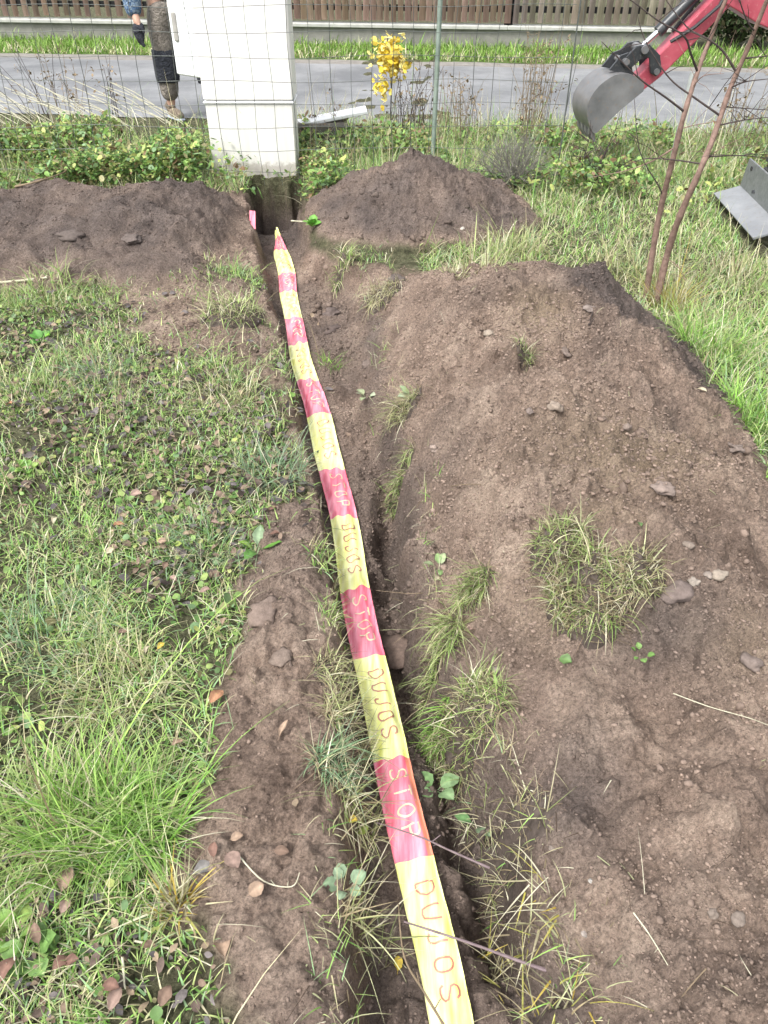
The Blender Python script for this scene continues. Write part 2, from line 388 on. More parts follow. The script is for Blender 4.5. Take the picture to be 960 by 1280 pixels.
a.data.foreach_set("color", np.stack([SO, DK, SA, np.ones_like(SO)], -1).astype(np.float32).ravel())
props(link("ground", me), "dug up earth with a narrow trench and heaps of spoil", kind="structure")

# ------------------------------------------------------------------ road, verge (street runs at a slight angle)
SA_ = math.atan(-.127)
SU = np.array([math.cos(SA_), math.sin(SA_)]); SN = np.array([-SU[1], SU[0]])
S0 = np.array([0., 8.05])
def street(u, n, z=0.0): p = S0 + SU * u + SN * n; return (p[0], p[1], z)
def road_mat():
    m, nt, bs = mat("asphalt"); v = objco(nt)
    c = ramp(nt, noise(nt, .8, 9, 0.72, v), [(0.38, (0.115, 0.120, 0.126)), (0.64, (0.225, 0.230, 0.235))])
    c = mix(nt, .8, c, ramp(nt, noise(nt, 240, 2, 0.6, v), [(0.3, .75), (0.7, 1.25)]), 'MULTIPLY')
    nt.links.new(c, bs.inputs["Base Color"]); bs.inputs["Roughness"].default_value = .8
    bump(nt, noise(nt, 160, 3, .6, v), .4, .004, bs); return m
def strip(name, n0, n1, z, m, wob=.05, label=None):
    us = np.arange(-60, 60.1, .25); V = []
    for u in us:
        w0 = fbm(np.array([u]), np.array([n0]), 1.5, 3, 7)[0] * wob; w1 = fbm(np.array([u]), np.array([n1]), 1.5, 3, 8)[0] * wob
        V += [street(u, n0 + w0, z), street(u, n1 + w1, z)]
    k = np.arange(len(us) - 1) * 2
    o = link(name, np_mesh(name, np.array(V), np.stack([k, k + 2, k + 3, k + 1], -1), mats=[m]))
    props(o, label, kind="structure"); return o
strip("road", 0, 3.55, .008, road_mat(), .06, "grey asphalt street running behind the wire fence")
strip("gravel_shoulder", 3.50, 3.95, .004, simple("shoulder_dirt", (.15, .14, .125), (.25, .235, .215), 9, .95, 0, .5, .01, .2), .14, "sandy shoulder along the far side of the street")
strip("verge", 3.9, 5.5, .003, simple("verge_ground", (.05, .085, .02), (.09, .14, .035), 5, .95, 0, .6, .02, .2), .12, "strip of lawn between the street and the board fence")

# ------------------------------------------------------------------ grass and leaves
def blades(base, az, L, W, lean, curl, col, n=4, tipcol=None):
    N = len(base); t = np.linspace(0, 1, n + 1)
    tilt = lean[:, None] + curl[:, None] * t[None, :] ** 1.2
    seg = (L / n)[:, None]
    h = np.concatenate([np.zeros((N, 1)), np.cumsum(np.sin(tilt[:, 1:]) * seg, 1)], 1)
    v = np.concatenate([np.zeros((N, 1)), np.cumsum(np.cos(tilt[:, 1:]) * seg, 1)], 1)
    c = np.stack([base[:, None, 0] + h * np.cos(az)[:, None], base[:, None, 1] + h * np.sin(az)[:, None], base[:, None, 2] + v], -1)
    w = W[:, None] * (1 - .92 * t[None, :] ** 1.6) * .5
    tw = az + rng.uniform(-.5, .5, N)
    sdv = np.stack([-np.sin(tw)[:, None] * w, np.cos(tw)[:, None] * w, 0 * w], -1)
    V = np.stack([c - sdv, c + sdv], 2).reshape(-1, 3)
    k = (np.arange(N)[:, None] * (n + 1) * 2 + np.arange(n)[None, :] * 2).ravel()
    Fc = np.stack([k, k + 1, k + 3, k + 2], -1)
    if tipcol is None: C = np.repeat(col, (n + 1) * 2, 0)
    else:
        tt = (t ** 1.5)[None, :, None]; C = col[:, None] * (1 - tt) + tipcol[:, None] * tt
        C = np.repeat(C.reshape(-1, 3), 2, 0)
    return V, Fc, C
GREENS = np.array([(.19, .38, .075), (.25, .43, .10), (.13, .28, .06), (.33, .47, .14), (.25, .41, .20), (.43, .52, .20)])
STRAWS = np.array([(.52, .48, .31), (.42, .38, .23), (.62, .59, .44), (.27, .22, .13), (.46, .48, .27)])
def pick(N, dry, greens=GREENS):
    g = greens[rng.integers(0, len(greens), N)]; s = STRAWS[rng.integers(0, len(STRAWS), N)]
    isd = rng.random(N) < dry
    c = np.where(isd[:, None], s, g) * rng.uniform(.7, 1.35, (N, 1)); return c
def join(parts):
    V, Fs, C, off = [], {}, [], 0
    for v, f, c in parts:
        V.append(v); C.append(c); Fs.setdefault(f.shape[1], []).append(f + off); off += len(v)
    return np.concatenate(V), [np.concatenate(q) for q in Fs.values()], np.concatenate(C)
def grass_field(xy, Lm, W, dry, leanm=.5, curlm=1.0, n=4, z=None, greens=GREENS):
    N = len(xy); zz = zat(xy[:, 0], xy[:, 1]) if z is None else np.full(N, z)
    base = np.column_stack([xy, zz - .004]); az = rng.uniform(0, 6.283, N)
    L = Lm * rng.lognormal(0, .38, N); c = pick(N, dry if np.ndim(dry) == 0 else dry, greens)
    tip = c * .75 + STRAWS[rng.integers(0, len(STRAWS), N)] * .25
    return blades(base, az, L, W * rng.uniform(.6, 1.4, N), np.abs(rng.normal(0, leanm, N)), np.abs(rng.normal(curlm, .5, N)), c, n, tip)
def leaf_shape(kind):
    t = np.array([0, .12, .3, .5, .7, .88, 1.0])
    if kind == 'round': w = np.array([.02, .55, .92, 1, .88, .5, .02]) * .42
    elif kind == 'long': w = np.array([.02, .35, .75, .9, .75, .38, .01]) * .22
    elif kind == 'oval': w = np.array([.03, .5, .88, 1, .85, .42, .01]) * .30
    else: w = np.array([.02, .62, 1, .85, .6, .3, .0]) * .40
    return t, w
def leaves(pos, az, pitch, roll, size, col, kind='round', curl=None, cup=.15):
    """leaf cards with a midrib fold and a curl along their length, each standing free"""
    N = len(pos); t, w = leaf_shape(kind); m = len(t)
    curl = rng.uniform(-.6, .9, N) if curl is None else curl
    ang = pitch[:, None] - curl[:, None] * (t[None, :] - .3)
    dl = np.diff(t, prepend=0)[None, :]
    lx = np.cumsum(np.cos(ang) * dl, 1); lz = np.cumsum(np.sin(ang) * dl, 1)
    wob = 1 + rng.uniform(-.15, .15, (N, m))
    out = []
    for s in (-1, 0, 1):
        x = lx; y = s * w[None, :] * wob + 0 * lx; z = lz + abs(s) * cup * w[None, :] * (1 + 0 * lx)
        yy = y * np.cos(roll)[:, None] - (z - lz) * np.sin(roll)[:, None]; zz = lz + y * np.sin(roll)[:, None] + (z - lz) * np.cos(roll)[:, None]
        X = x * np.cos(az)[:, None] - yy * np.sin(az)[:, None]; Y = x * np.sin(az)[:, None] + yy * np.cos(az)[:, None]
        out.append(np.stack([X, Y, zz], -1) * size[:, None, None] + pos[:, None, :])
    V = np.stack(out, 2).reshape(-1, 3)
    k = (np.arange(N)[:, None, None] * m * 3 + np.arange(m - 1)[None, :, None] * 3 + np.arange(2)[None, None, :]).ravel()
    Fc = np.stack([k, k + 3, k + 4, k + 1], -1)
    return V, Fc, np.repeat(col, m * 3, 0)
def scatter(n, x0, x1, y0, y1, fn, ypow=1.0):
    x = rng.uniform(x0, x1, n); y = y0 + (y1 - y0) * rng.random(n) ** ypow
    keep = rng.random(n) < fn(x, y); return np.column_stack([x[keep], y[keep]])
def bare(x, y): return sample(SO, x, y)
def ln(s_, N, cap=1.7): return np.minimum(rng.lognormal(0, s_, N), cap)
def stuff(name, parts, m, label):
    V, Fs, C = join(parts); o = link(name, np_mesh(name, V, Fs, C, [m], smooth=(m is not M_CLOD))); return props(o, label, kind="stuff")

def patch(x, y, s=2.0, seed=200): return sst(-.35, .25, fbm(x, y, s, 3, seed))
_b0, _b1 = P(890, 240, .06), P(938, 296, .06)
def clear(x, y):
    t = (y - _b0[1]) / (_b1[1] - _b0[1]); xb = _b0[0] + (_b1[0] - _b0[0]) * t
    return 1.0 * ~((t > -.06) & (t < 1.25) & (x > xb - .03) & (x < xb + 1.6))
def incab(x, y): return 1 - .88 * ((x > -1.36) & (x < -.60) & (y > 5.75) & (y < 6.5))
def left_density(x, y):
    g = (1 - bare(x, y)); return g * (.22 + .78 * patch(x, y, 3.1, 201))
pts1 = scatter(420000, -3.2, .05, .3, 4.6, left_density, 1.35)
thin = pts1[rng.random(len(pts1)) < .5]
tall = scatter(60000, -3.0, -.2, .3, 4.4, lambda x, y: (1 - bare(x, y)) * sst(.1, .45, fbm(x, y, 2.6, 3, 205)), 1.4)
stuff("lawn_grass", [grass_field(thin, .042, .0041, .24, .75, 1.0), grass_field(tall, .075, .0036, .18, .75, 1.3, 5),
                     grass_field(pts1[rng.random(len(pts1)) < .04], .09, .0024, .95, 1.15, .5, 3)], M_GRASS,
      "patchy lawn of green and straw coloured grass left of the trench")
# right lawn behind the spoil heap
rl = lambda x, y: clear(x, y) * (1 - bare(x, y)) * (.4 + .6 * patch(x, y, 1.8, 211))
pr = scatter(130000, .2, 4.5, 3.0, 7.3, rl); pn = scatter(30000, 1.0, 2.2, .3, 3.6, rl)
stuff("rough_grass", [grass_field(pr, .068, .0055, .40, .95, 1.1), grass_field(pr[rng.random(len(pr)) < .05], .15, .005, .6, .45, 1.1, 5),
                      grass_field(pn, .10, .0045, .24, .7, 1.1, 5)], M_GRASS,
      "long rough grass behind the big spoil heap and around the sapling")
# front strip on the far side, in front of the street
pv = scatter(90000, -5, 4.5, 6.0, 8.1, lambda x, y: incab(x, y) * (1 - bare(x, y)) * (1 - .93 * (x < -1.2) * sst(6.8, 7.2, y)) * (.35 + .65 * patch(x, y, 1.6, 221)) * sst(8.15 - .127 * x, 7.75 - .127 * x, y))
pb = scatter(16000, -3.2, -1.0, 4.2, 6.1, lambda x, y: (1 - bare(x, y)))
stuff("fence_grass", [grass_field(pv, .13, .006, .28, .5, 1.0), grass_field(pv[rng.random(len(pv)) < .08], .30, .005, .8, .3, .8, 5),
                      grass_field(pb, .10, .005, .5, .7, 1.0)], M_GRASS,
      "tall mixed grass along the foot of the wire fence")
# far verge
nv = 20000; u = rng.uniform(-9, 10, nv); n = 4.0 + 1.42 * rng.random(nv)
vp = S0[None] + u[:, None] * SU + n[:, None] * SN
VG = np.array([(.14, .29, .035), (.18, .34, .045), (.12, .25, .03), (.22, .34, .07)])
vdry = .06 + .5 * sst(4.6, 4.0, n)
stuff("verge_grass", [grass_field(vp, .11, .014, vdry, .5, .8, 3, .003, VG)], M_GRASS, "bright green mown grass on the far verge of the street")

# leafy weeds heaped along the fence
LG = np.array([(.19, .33, .08), (.25, .39, .11), (.13, .25, .065), (.33, .43, .14), (.42, .47, .15), (.20, .32, .15), (.09, .16, .05), (.30, .28, .14)])
def weeds(xy, hfun, size, kind='round', dry=.08):
    N = len(xy); z = zat(xy[:, 0], xy[:, 1]); hh = hfun(xy[:, 0], xy[:, 1])
    pos = np.column_stack([xy, z + hh * rng.random(N) ** .6])
    c = LG[rng.integers(0, len(LG), N)] * rng.uniform(.7, 1.25, (N, 1))
    d = rng.random(N) < dry; c[d] = np.array([.20, .13, .07]) * rng.uniform(.6, 1.3, (d.sum(), 1))
    return leaves(pos, rng.uniform(0, 6.283, N), rng.normal(.25, .45, N), rng.normal(0, .5, N), size * ln(.42, N, 1.9), c, kind)
def wl_(x, y):
    return incab(x, y) * sst(5.55, 5.95, y + .12 * fbm(x, y, 2, 2, 231)) * sst(7.35, 6.8, y) * sst(-.25, .2, fbm(x, y, 1.5, 3, 232) + .25) * (1 - bare(x, y))
wleft = scatter(52000, -4.6, -.62, 5.4, 7.3, wl_)
wr_ = lambda x, y: clear(x, y) * incab(x, y) * (1 - bare(x, y)) * sst(5.2, 5.8, y + .5 * (x < .1)) * sst(7.5, 7.0, y) * sst(-.3, .2, fbm(x, y, 1.9, 4, 236) - .02)
wright = scatter(34000, -.62, 4.2, 5.0, 7.4, wr_)
hw = lambda x, y: .24 * patch(x, y, 2.0, 238) + .04
hr = lambda x, y: .18 * patch(x, y, 1.6, 239) + .03
stuff("leafy_weeds", [weeds(wleft, hw, .026), weeds(wright, hr, .025), weeds(wleft[::3], hw, .045, 'long', .15), weeds(wright[::3], hr, .045, 'long', .15)], M_LEAF, "mass of low green leafy weeds along the wire fence")
# small broad leaves and dark litter in the left lawn
pl = scatter(9000, -2.6, -.2, .35, 4.3, lambda x, y: (1 - bare(x, y)) * sst(-.1, .3, fbm(x, y, 3, 3, 241)), 1.3)
N = len(pl); cg = LG[rng.integers(0, len(LG), N)] * rng.uniform(.55, 1.0, (N, 1))
pos = np.column_stack([pl, zat(pl[:, 0], pl[:, 1]) + rng.uniform(.005, .045, N)])
stuff("clover_leaves", [leaves(pos, rng.uniform(0, 6.283, N), rng.normal(.15, .35, N), rng.normal(0, .4, N), .018 * ln(.35, N), cg, 'round')], M_LEAF,
      "small round green leaves growing among the lawn grass")
pd = scatter(16000, -2.4, -.15, .35, 4.0, lambda x, y: (1 - .93 * bare(x, y)) * np.maximum(.8 * sst(-.05, .35, fbm(x, y, 1.7, 3, 244)), np.exp(-(((x + 1.05) / .55) ** 2 + ((y - 2.75) / .55) ** 2))), 1.1)
N = len(pd); DC = np.array([(.07, .055, .048), (.13, .095, .078), (.22, .16, .12), (.10, .09, .09), (.30, .23, .16), (.16, .14, .135)])
pos = np.column_stack([pd, zat(pd[:, 0], pd[:, 1]) + rng.uniform(.004, .028, N)])
stuff("leaf_litter", [leaves(pos, rng.uniform(0, 6.283, N), rng.normal(0, .3, N), rng.normal(0, .5, N), .025 * ln(.4, N) * (.75 + .25 * sst(.8, 2.2, pd[:, 1])), DC[rng.integers(0, len(DC), N)], 'oval', cup=.35)], M_DEAD,
      "small dark rotting leaves strewn through the lawn")
# straw and root bits on the bare soil
ps = scatter(15000, -1.2, 1.7, .35, 4.6, lambda x, y: bare(x, y) * (.03 + .5 * sst(.05, .4, fbm(x, y, 2.2, 3, 251)) * .25 + .5 * np.exp(-((x - np.interp(y, Y_R, X_R)) / .10) ** 2) + .3 * np.exp(-((x - np.interp(y, Y_L, X_L)) / .06) ** 2)), 1.4)
N = len(ps); base = np.column_stack([ps, zat(ps[:, 0], ps[:, 1]) + .004])
cs = np.where((rng.random(N) < .45)[:, None], STRAWS[rng.integers(0, 5, N)] * .9, np.array([.10, .07, .05]) * rng.uniform(.6, 1.5, (N, 1)))
stuff("straw_litter", [blades(base, rng.uniform(0, 6.283, N), .05 * rng.lognormal(0, .5, N), rng.uniform(.0012, .0026, N), rng.normal(1.35, .18, N), rng.normal(.35, .35, N), cs, 3)], M_GRASS,
      "bits of straw and torn roots lying on the bare soil")
# torn grass along both rims of the trench
def rim(x, y):
    a_ = np.exp(-((x - np.interp(y, Y_R, X_R) - .01) / .045) ** 2) * sst(-.05, .25, fbm(x, y, 5, 3, 271)); b_ = np.exp(-((x - np.interp(y, Y_L, X_L) + .03) / .04) ** 2) * sst(-.15, .2, fbm(x, y, 5, 3, 272))
    return np.maximum(a_, b_) * (y < 4.4)
prm = scatter(45000, -.8, .6, .35, 4.4, rim, 1.3)
stuff("rim_grass", [grass_field(prm[: len(prm) // 2], .045, .0024, .4, 1.1, 1.0), grass_field(prm[len(prm) // 2: int(len(prm) * .62)], .065, .0022, .6, 1.25, .7)], M_GRASS, "torn grass and roots along both rims of the trench")
# crumbs of soil
def ico():
    import bmesh
    bm = bmesh.new(); bmesh.ops.create_icosphere(bm, subdivisions=1, radius=1)
    v = np.array([q.co[:] for q in bm.verts]); f = np.array([[q.index for q in p.verts] for p in bm.faces]); bm.free(); return v, f
IV, IF = ico()
def rocks(pos, r, col):
    N = len(pos); m = len(IV)
    s = rng.uniform(.6, 1.25, (N, 1, 3)) * r[:, None, None] * rng.uniform(.6, 1.3, (N, m, 1)); a_ = rng.uniform(0, 6.28, N)
    v = IV[None] * s; ca, sa_ = np.cos(a_)[:, None], np.sin(a_)[:, None]
    V = np.stack([v[..., 0] * ca - v[..., 1] * sa_, v[..., 0] * sa_ + v[..., 1] * ca, v[..., 2] * .75], -1) + pos[:, None]
    Fc = (np.arange(N)[:, None, None] * m + IF[None]).reshape(-1, 3)
    return V.reshape(-1, 3), Fc, np.repeat(col, m, 0)
pc = np.concatenate([scatter(95000, -1.1, 1.7, .35, 4.3, lambda x, y: bare(x, y) * (.12 + .88 * patch(x, y, 3, 261)) * (1 - .6 * (x < xt(y))), 1.5),
                     scatter(14000, -3.2, 1.1, 4.2, 6.0, lambda x, y: bare(x, y) * .45)])
N = len(pc); r = np.clip(.0019 * (1 + .5 * pc[:, 1]) * rng.lognormal(0, .45, N), .0012, .0075)
dk_ = sample(DK, pc[:, 0], pc[:, 1])[:, None]; base = np.array([.265, .200, .160]) * (1 - dk_) + np.array([.125, .098, .085]) * dk_
pk = np.concatenate([scatter(12000, -.6, 1.6, .35, 4.2, lambda x, y: bare(x, y) * (x > xt(y)) * sst(.05, .45, fbm(x, y, 2.6, 4, 262)), 1.3), scatter(1500, -3.2, 1.1, 4.2, 5.8, lambda x, y: bare(x, y) * sst(0, .4, fbm(x, y, 2, 3, 263)))])
rk = np.clip(.0055 * rng.lognormal(0, .5, len(pk)) * (.7 + .2 * pk[:, 1]), .004, .026); dkk = sample(DK, pk[:, 0], pk[:, 1])[:, None]; bk_ = (np.array([.245, .184, .148]) * (1 - dkk) + np.array([.115, .092, .080]) * dkk) * rng.uniform(.62, 1.0, (len(pk), 1))
stuff("soil_lumps", [rocks(np.column_stack([pk, zat(pk[:, 0], pk[:, 1]) + rk * .12]), rk, bk_)], M_CLOD, "broken lumps of damp earth in drifts on the spoil heaps")
stuff("soil_crumbs", [rocks(np.column_stack([pc, zat(pc[:, 0], pc[:, 1]) + r * .25]), r, base * rng.uniform(.6, 1.05, (N, 1)))], M_CLOD,
      "loose crumbs of soil on the spoil heaps and trench floor")
#---PART2---
# ------------------------------------------------------------------ board fence across the street
def plank_mat(name, c1, c2):
    m, nt, bs = mat(name); v = objco(nt)
    mp = nt.nodes.new("ShaderNodeMapping"); mp.inputs["Scale"].default_value = (26, 26, 2.2); nt.links.new(v, mp.inputs[0])
    g = noise(nt, 1.0, 5, .65, mp.outputs[0]); a = attr(nt, "Col")
    c = mix(nt, 1.0, ramp(nt, g, [(.3, c1), (.7, c2)]), a.outputs["Color"], 'MULTIPLY')
    nt.links.new(c, bs.inputs["Base Color"]); bs.inputs["Roughness"].default_value = .85
    bump(nt, g, .4, .006, bs); return m
M_PLANK_R = plank_mat("red_brown_boards", (.25, .165, .13), (.41, .29, .23))
M_PLANK_G = plank_mat("grey_brown_boards", (.25, .205, .175), (.43, .36, .31))
M_CONC = simple("concrete", (.15, .15, .135), (.25, .245, .22), 5, .9, 0, .5, .006, .2)
M_CONC_L = simple("concrete_cap", (.30, .305, .28), (.42, .42, .385), 7, .9, 0, .4, .004, .2)
RZ_S = Matrix.Rotation(SA_, 3, 'Z')
WALL_N = 5.55
def board_fence(u0, u1, m, label, pitch=.125, h=1.35, seed=1):
    c = street((u0 + u1) / 2, WALL_N)
    r = empty("board_fence", c, label, "fence", "board fences across the street", SA_)
    W = u1 - u0; rr = random.Random(seed)
    b = MB(); b.box((0, 0, .05), (W, .22, .36)); b.build("plinth", M_CONC, r)
    b = MB(); b.box((0, -.01, .255), (W, .30, .05), bev=.008); b.build("coping", M_CONC_L, r)
    V, Fs, C = [], [], []; x = -W / 2 + .06
    while x < W / 2 - .05:
        w = .085 + rr.uniform(-.008, .012); t = rr.uniform(-.012, .012); k = rr.uniform(.6, 1.25); hh = h + rr.uniform(-.02, .02); z0 = .31 + rr.uniform(-.01, .02)
        kk = (k, k * rr.uniform(.92, 1.05), k * rr.uniform(.9, 1.05))
        o = len(V)
        for y in (-.055, -.033):
            V += [(x, y, z0), (x + w, y, z0), (x + w + t, y, hh), (x + w / 2 + t, y, hh + .04), (x + t, y, hh)]
        C += [kk] * 10
        Fs += [[o, o + 1, o + 2, o + 3, o + 4][::1], [o + 9, o + 8, o + 7, o + 6, o + 5]] 
        Fs += [[o + i, o + 5 + i, o + 5 + (i + 1) % 5, o + (i + 1) % 5] for i in range(5)]
        x += pitch
    f5 = np.array([f for f in Fs if len(f) == 5]); f4 = np.array([f for f in Fs if len(f) == 4])
    link("boards", np_mesh("boards", np.array(V), [f5, f4], np.array(C), [m], smooth=False), r)
    for z in (.48, 1.15):
        b = MB(); b.box((0, -.008, z), (W - .02, .04, .08)); b.build("rail", M_PLANK_G, r)
    for x in (-W / 2 + .03, W / 2 - .03):
        b = MB(); b.box((x, .03, .76), (.07, .07, 1.5)); b.build("post", M_PLANK_G, r)
    return r
board_fence(-10.2, -3.7, M_PLANK_R, "board fence on concrete plinth, leftmost section behind the standing person", .17, 1.3, 3)
board_fence(-3.7, 1.15, M_PLANK_R, "red-brown board fence section with plinth directly behind the yellow sapling", .105, 1.35, 5)
board_fence(1.15, 3.75, M_PLANK_G, "grey-brown board fence section ending near the digger bucket", .12, 1.35, 8)
# shrubs past the end of the board fence
def shrub(name, loc, rx, rz, n, size, cols, label, cat, group=None, twigs=18):
    r = empty(name, loc, label, cat, group)
    d = rng.normal(0, 1, (n, 3)); d /= np.linalg.norm(d, axis=1)[:, None]; d *= (rng.random(n) ** .45)[:, None]
    lump = 1 + .35 * (vnoise(d[:, 0] * 3 + 9, d[:, 2] * 3 + d[:, 1] * 2, 3) - .5)
    p = np.column_stack([d[:, 0] * rx * lump, d[:, 1] * rx * lump, rz * (1 + d[:, 2] * lump)])
    c = np.asarray(cols)[rng.integers(0, len(cols), n)] * rng.uniform(.6, 1.3, (n, 1))
    V, Fc, C = leaves(p, rng.uniform(0, 6.28, n), rng.normal(0, .7, n), rng.normal(0, .7, n), size * rng.lognormal(0, .3, n), c, 'oval')
    link("foliage", np_mesh("foliage", V, Fc, C, [M_LEAF]), r)
    b = MB()
    for k in range(twigs):
        a_ = random.random() * 6.28; q = random.random() ** .6
        e = (math.cos(a_) * rx * q, math.sin(a_) * rx * q, rz * (.9 + .9 * random.random()))
        b.tube([(0, 0, -.02), (e[0] * .4, e[1] * .4, e[2] * .5), e], [.012, .008, .003], 5)
    b.build("stem", M_BARK_D, r, True); return r
M_BARK_D = simple("dark_bark", (.035, .026, .026), (.085, .065, .06), 40, .75, 0, .5, .002, .3)
DGR = [(.05, .085, .03), (.08, .11, .045), (.10, .085, .05), (.045, .07, .03)]
shrub("shrub", street(4.5, 5.9), .75, .62, 4200, .07, DGR, "dark bush at the end of the board fence, behind the digger bucket", "bush", "bushes across the street")
shrub("shrub", street(5.9, 6.1), .85, .7, 4200, .075, [(.07, .10, .035), (.10, .12, .05), (.05, .08, .03)], "green bush across the street behind the red digger arm", "bush", "bushes across the street")
shrub("shrub", street(7.6, 6.0), .9, .75, 4200, .075, DGR, "dark bush across the street at the far right edge", "bush", "bushes across the street")

# ------------------------------------------------------------------ wire mesh fence
M_WIRE = simple("galvanised_wire", (.07, .08, .075), (.13, .14, .13), 30, .55, .4, 0)
M_POST = simple("mossy_zinc_post", (.15, .20, .165), (.30, .36, .31), 14, .6, .35, .4, .003)
FY = 6.02
def fy(x): return FY + .03 * math.sin(x * 1.7)
wf = empty("wire_fence", (-1.5, FY, 0), "rusty square mesh wire fence in front of the white cabinet", "fence")
b = MB(); X0, X1 = -4.4, 1.28
def off(x, z): return .02 * math.sin(3.1 * x + 2 * z) + .012 * math.sin(7 * x - 5 * z)
k = 0; x = X0
while x <= X1:
    lean = .025 * math.sin(x * 2.3) + (.05 if x > .4 else 0) * (x - .4)
    b.tube([(x + 1.5 + lean * z + .006 * math.sin(9 * z + x * 5), fy(x) - FY + off(x, z), z) for z in np.arange(.0, 1.56, .13)], .0021, 4, cap=False)
    x += .135
for z in np.arange(.10, 1.56, .145):
    b.tube([(x + 1.5, fy(x) - FY + off(x, z), z + .008 * math.sin(4 * x + z * 9)) for x in np.arange(X0, X1 + .03, .0675)], .0018, 4, cap=False)
b.build("mesh_panel", M_WIRE, wf, True)
def fpost(px, pyb, pyt, lean=0.0, r=.021):
    p = P(px, pyb, 0); b = MB()
    x = p[0] + 1.5; y = p[1] - FY
    b.tube([(x, y, -.1), (x + lean * .5, y, .7), (x + lean, y, 1.6)], [r, r, r], 10); return b.build("post", M_POST, wf, True)
p0 = P(540, 212, 0)
fpost(540, 212, 0, .02, .018)
b = MB(); x = 1.28 + 1.5; b.tube([(x, .0, -.1), (x + .01, 0, 1.6)], .005, 8); b.build("post", M_WIRE, wf, True)
b = MB(); b.tube([(-4.4 + 1.5, .0, -.1), (-4.4 + 1.5, 0, 1.6)], .02, 10); b.build("post", M_POST, wf, True)
b = MB(); q = P(829, 246, 0); b.tube([(0, 0, -.1), (.01, .0, .4), (.02, 0, .78)], [.017, .017, .017], 10)
o = b.build("fence_post", simple("pale_zinc_post", (.26, .28, .27), (.40, .42, .40), 20, .55, .2, .3, .002), None, True); o.location = (q[0], q[1], zat(q[0], q[1]))
props(o, "slim pale grey post standing alone behind the sapling", "post")

# ------------------------------------------------------------------ white cable cabinet
def white_mat(name, c, stain=.2):
    m, nt, bs = mat(name); v = objco(nt)
    mp = nt.nodes.new("ShaderNodeMapping"); mp.inputs["Scale"].default_value = (14, 14, 1.5); nt.links.new(v, mp.inputs[0])
    st = ramp(nt, noise(nt, 1.2, 6, .7, mp.outputs[0]), [(.35, .80), (.6, 1.0)])
    c2 = mix(nt, stain, c, mix(nt, 1.0, c, st, 'MULTIPLY'))
    nt.links.new(c2, bs.inputs["Base Color"]); bs.inputs["Roughness"].default_value = .42
    bump(nt, noise(nt, 90, 3, .5, v), .12, .001, bs); return m
M_WHITE = white_mat("white_plastic", (.76, .75, .715)); M_WHITE2 = white_mat("door_plastic", (.76, .775, .78), .15)
M_WHITE3 = white_mat("stained_plinth_plastic", (.72, .71, .665), .6)
def splash(m):
    nt = m.node_tree; bs = nt.nodes["Principled BSDF"]; v = objco(nt); src = bs.inputs["Base Color"].links[0].from_socket
    sp = nt.nodes.new("ShaderNodeSeparateXYZ"); nt.links.new(v, sp.inputs[0]); ad = nt.nodes.new("ShaderNodeMath"); ad.operation = 'MULTIPLY_ADD'
    nt.links.new(noise(nt, 22, 7, .75, v), ad.inputs[0]); ad.inputs[1].default_value = -.15; nt.links.new(sp.outputs[2], ad.inputs[2])
    nt.links.new(mix(nt, ramp(nt, ad.outputs[0], [(0.0, .5), (.03, 0.0)]), src, (.20, .155, .12)), bs.inputs["Base Color"])
splash(M_WHITE3)
M_DARK = simple("black_rubber", (.016, .016, .018), (.035, .035, .038), 12, .6, 0, .3, .003)
M_GREYP = simple("grey_plastic", (.28, .27, .25), (.38, .37, .34), 9, .5, 0, .1)
CX, CY = -.985, 6.38
cab = empty("cable_cabinet", (CX, CY, 0), "tall white plastic cable cabinet on plinth behind the wire fence", "cabinet")
b = MB(); b.box((0, 0, 1.02), (.655, .30, 1.0), bev=.012)
b.build("housing", M_WHITE, cab)
b = MB(); b.box((0, 0, .20), (.635, .29, .60), bev=.006); b.build("plinth", M_WHITE3, cab)
b = MB(); b.box((0, -.003, .508), (.660, .308, .012), bev=.004); b.build("plinth_lip", M_WHITE2, cab)
b = MB(); b.box((0, 0, 1.545), (.72, .36, .05), bev=.015); b.build("roof", M_WHITE2, cab)
ang = math.radians(141)
dM = Matrix.Rotation(ang, 3, 'Z')
door = MB(); door.box(Vector((-.327, .165, 1.06)) + dM @ Vector((.18, .0, 0)), (.36, .035, .90), dM, bev=.01)
dr = door.build("door", M_WHITE2, cab)
hb = MB(); hb.box(Vector((-.327, .165, .93)) + dM @ Vector((.29, .025, 0)), (.045, .02, .19), dM, bev=.009)
hb.build("handle", M_GREYP, dr)
hb = MB(); hb.box(Vector((-.335, .10, .545)), (.035, .05, .05), bev=.008); hb.build("hinge", M_DARK, cab)

# white board lying in the weeds right of the cabinet
pl_ = P(414, 146, .26); b = MB()
b.box((0, 0, .0), (.60, .16, .028), bev=.005)
o = b.build("loose_panel", M_WHITE2); o.location = (pl_[0], pl_[1], .26); o.rotation_euler = (math.radians(4), math.radians(-9), math.radians(6))
props(o, "flat white plastic panel lying beside the cable cabinet", "panel")
b = MB(); b.box((0, 0, .09), (.42, .26, .28), bev=.012); o = b.build("concrete_block", simple("shade_painted_concrete", (.07, .065, .055), (.14, .13, .11), 9, .9, 0, .5, .006))  # the block's dark colour paints the shadowed gap under the panel
o.location = (pl_[0] - .08, pl_[1] + .01, 0); o.rotation_euler = (0, 0, math.radians(6)); props(o, "block under the loose white panel, painted dark for the shade there", "block")

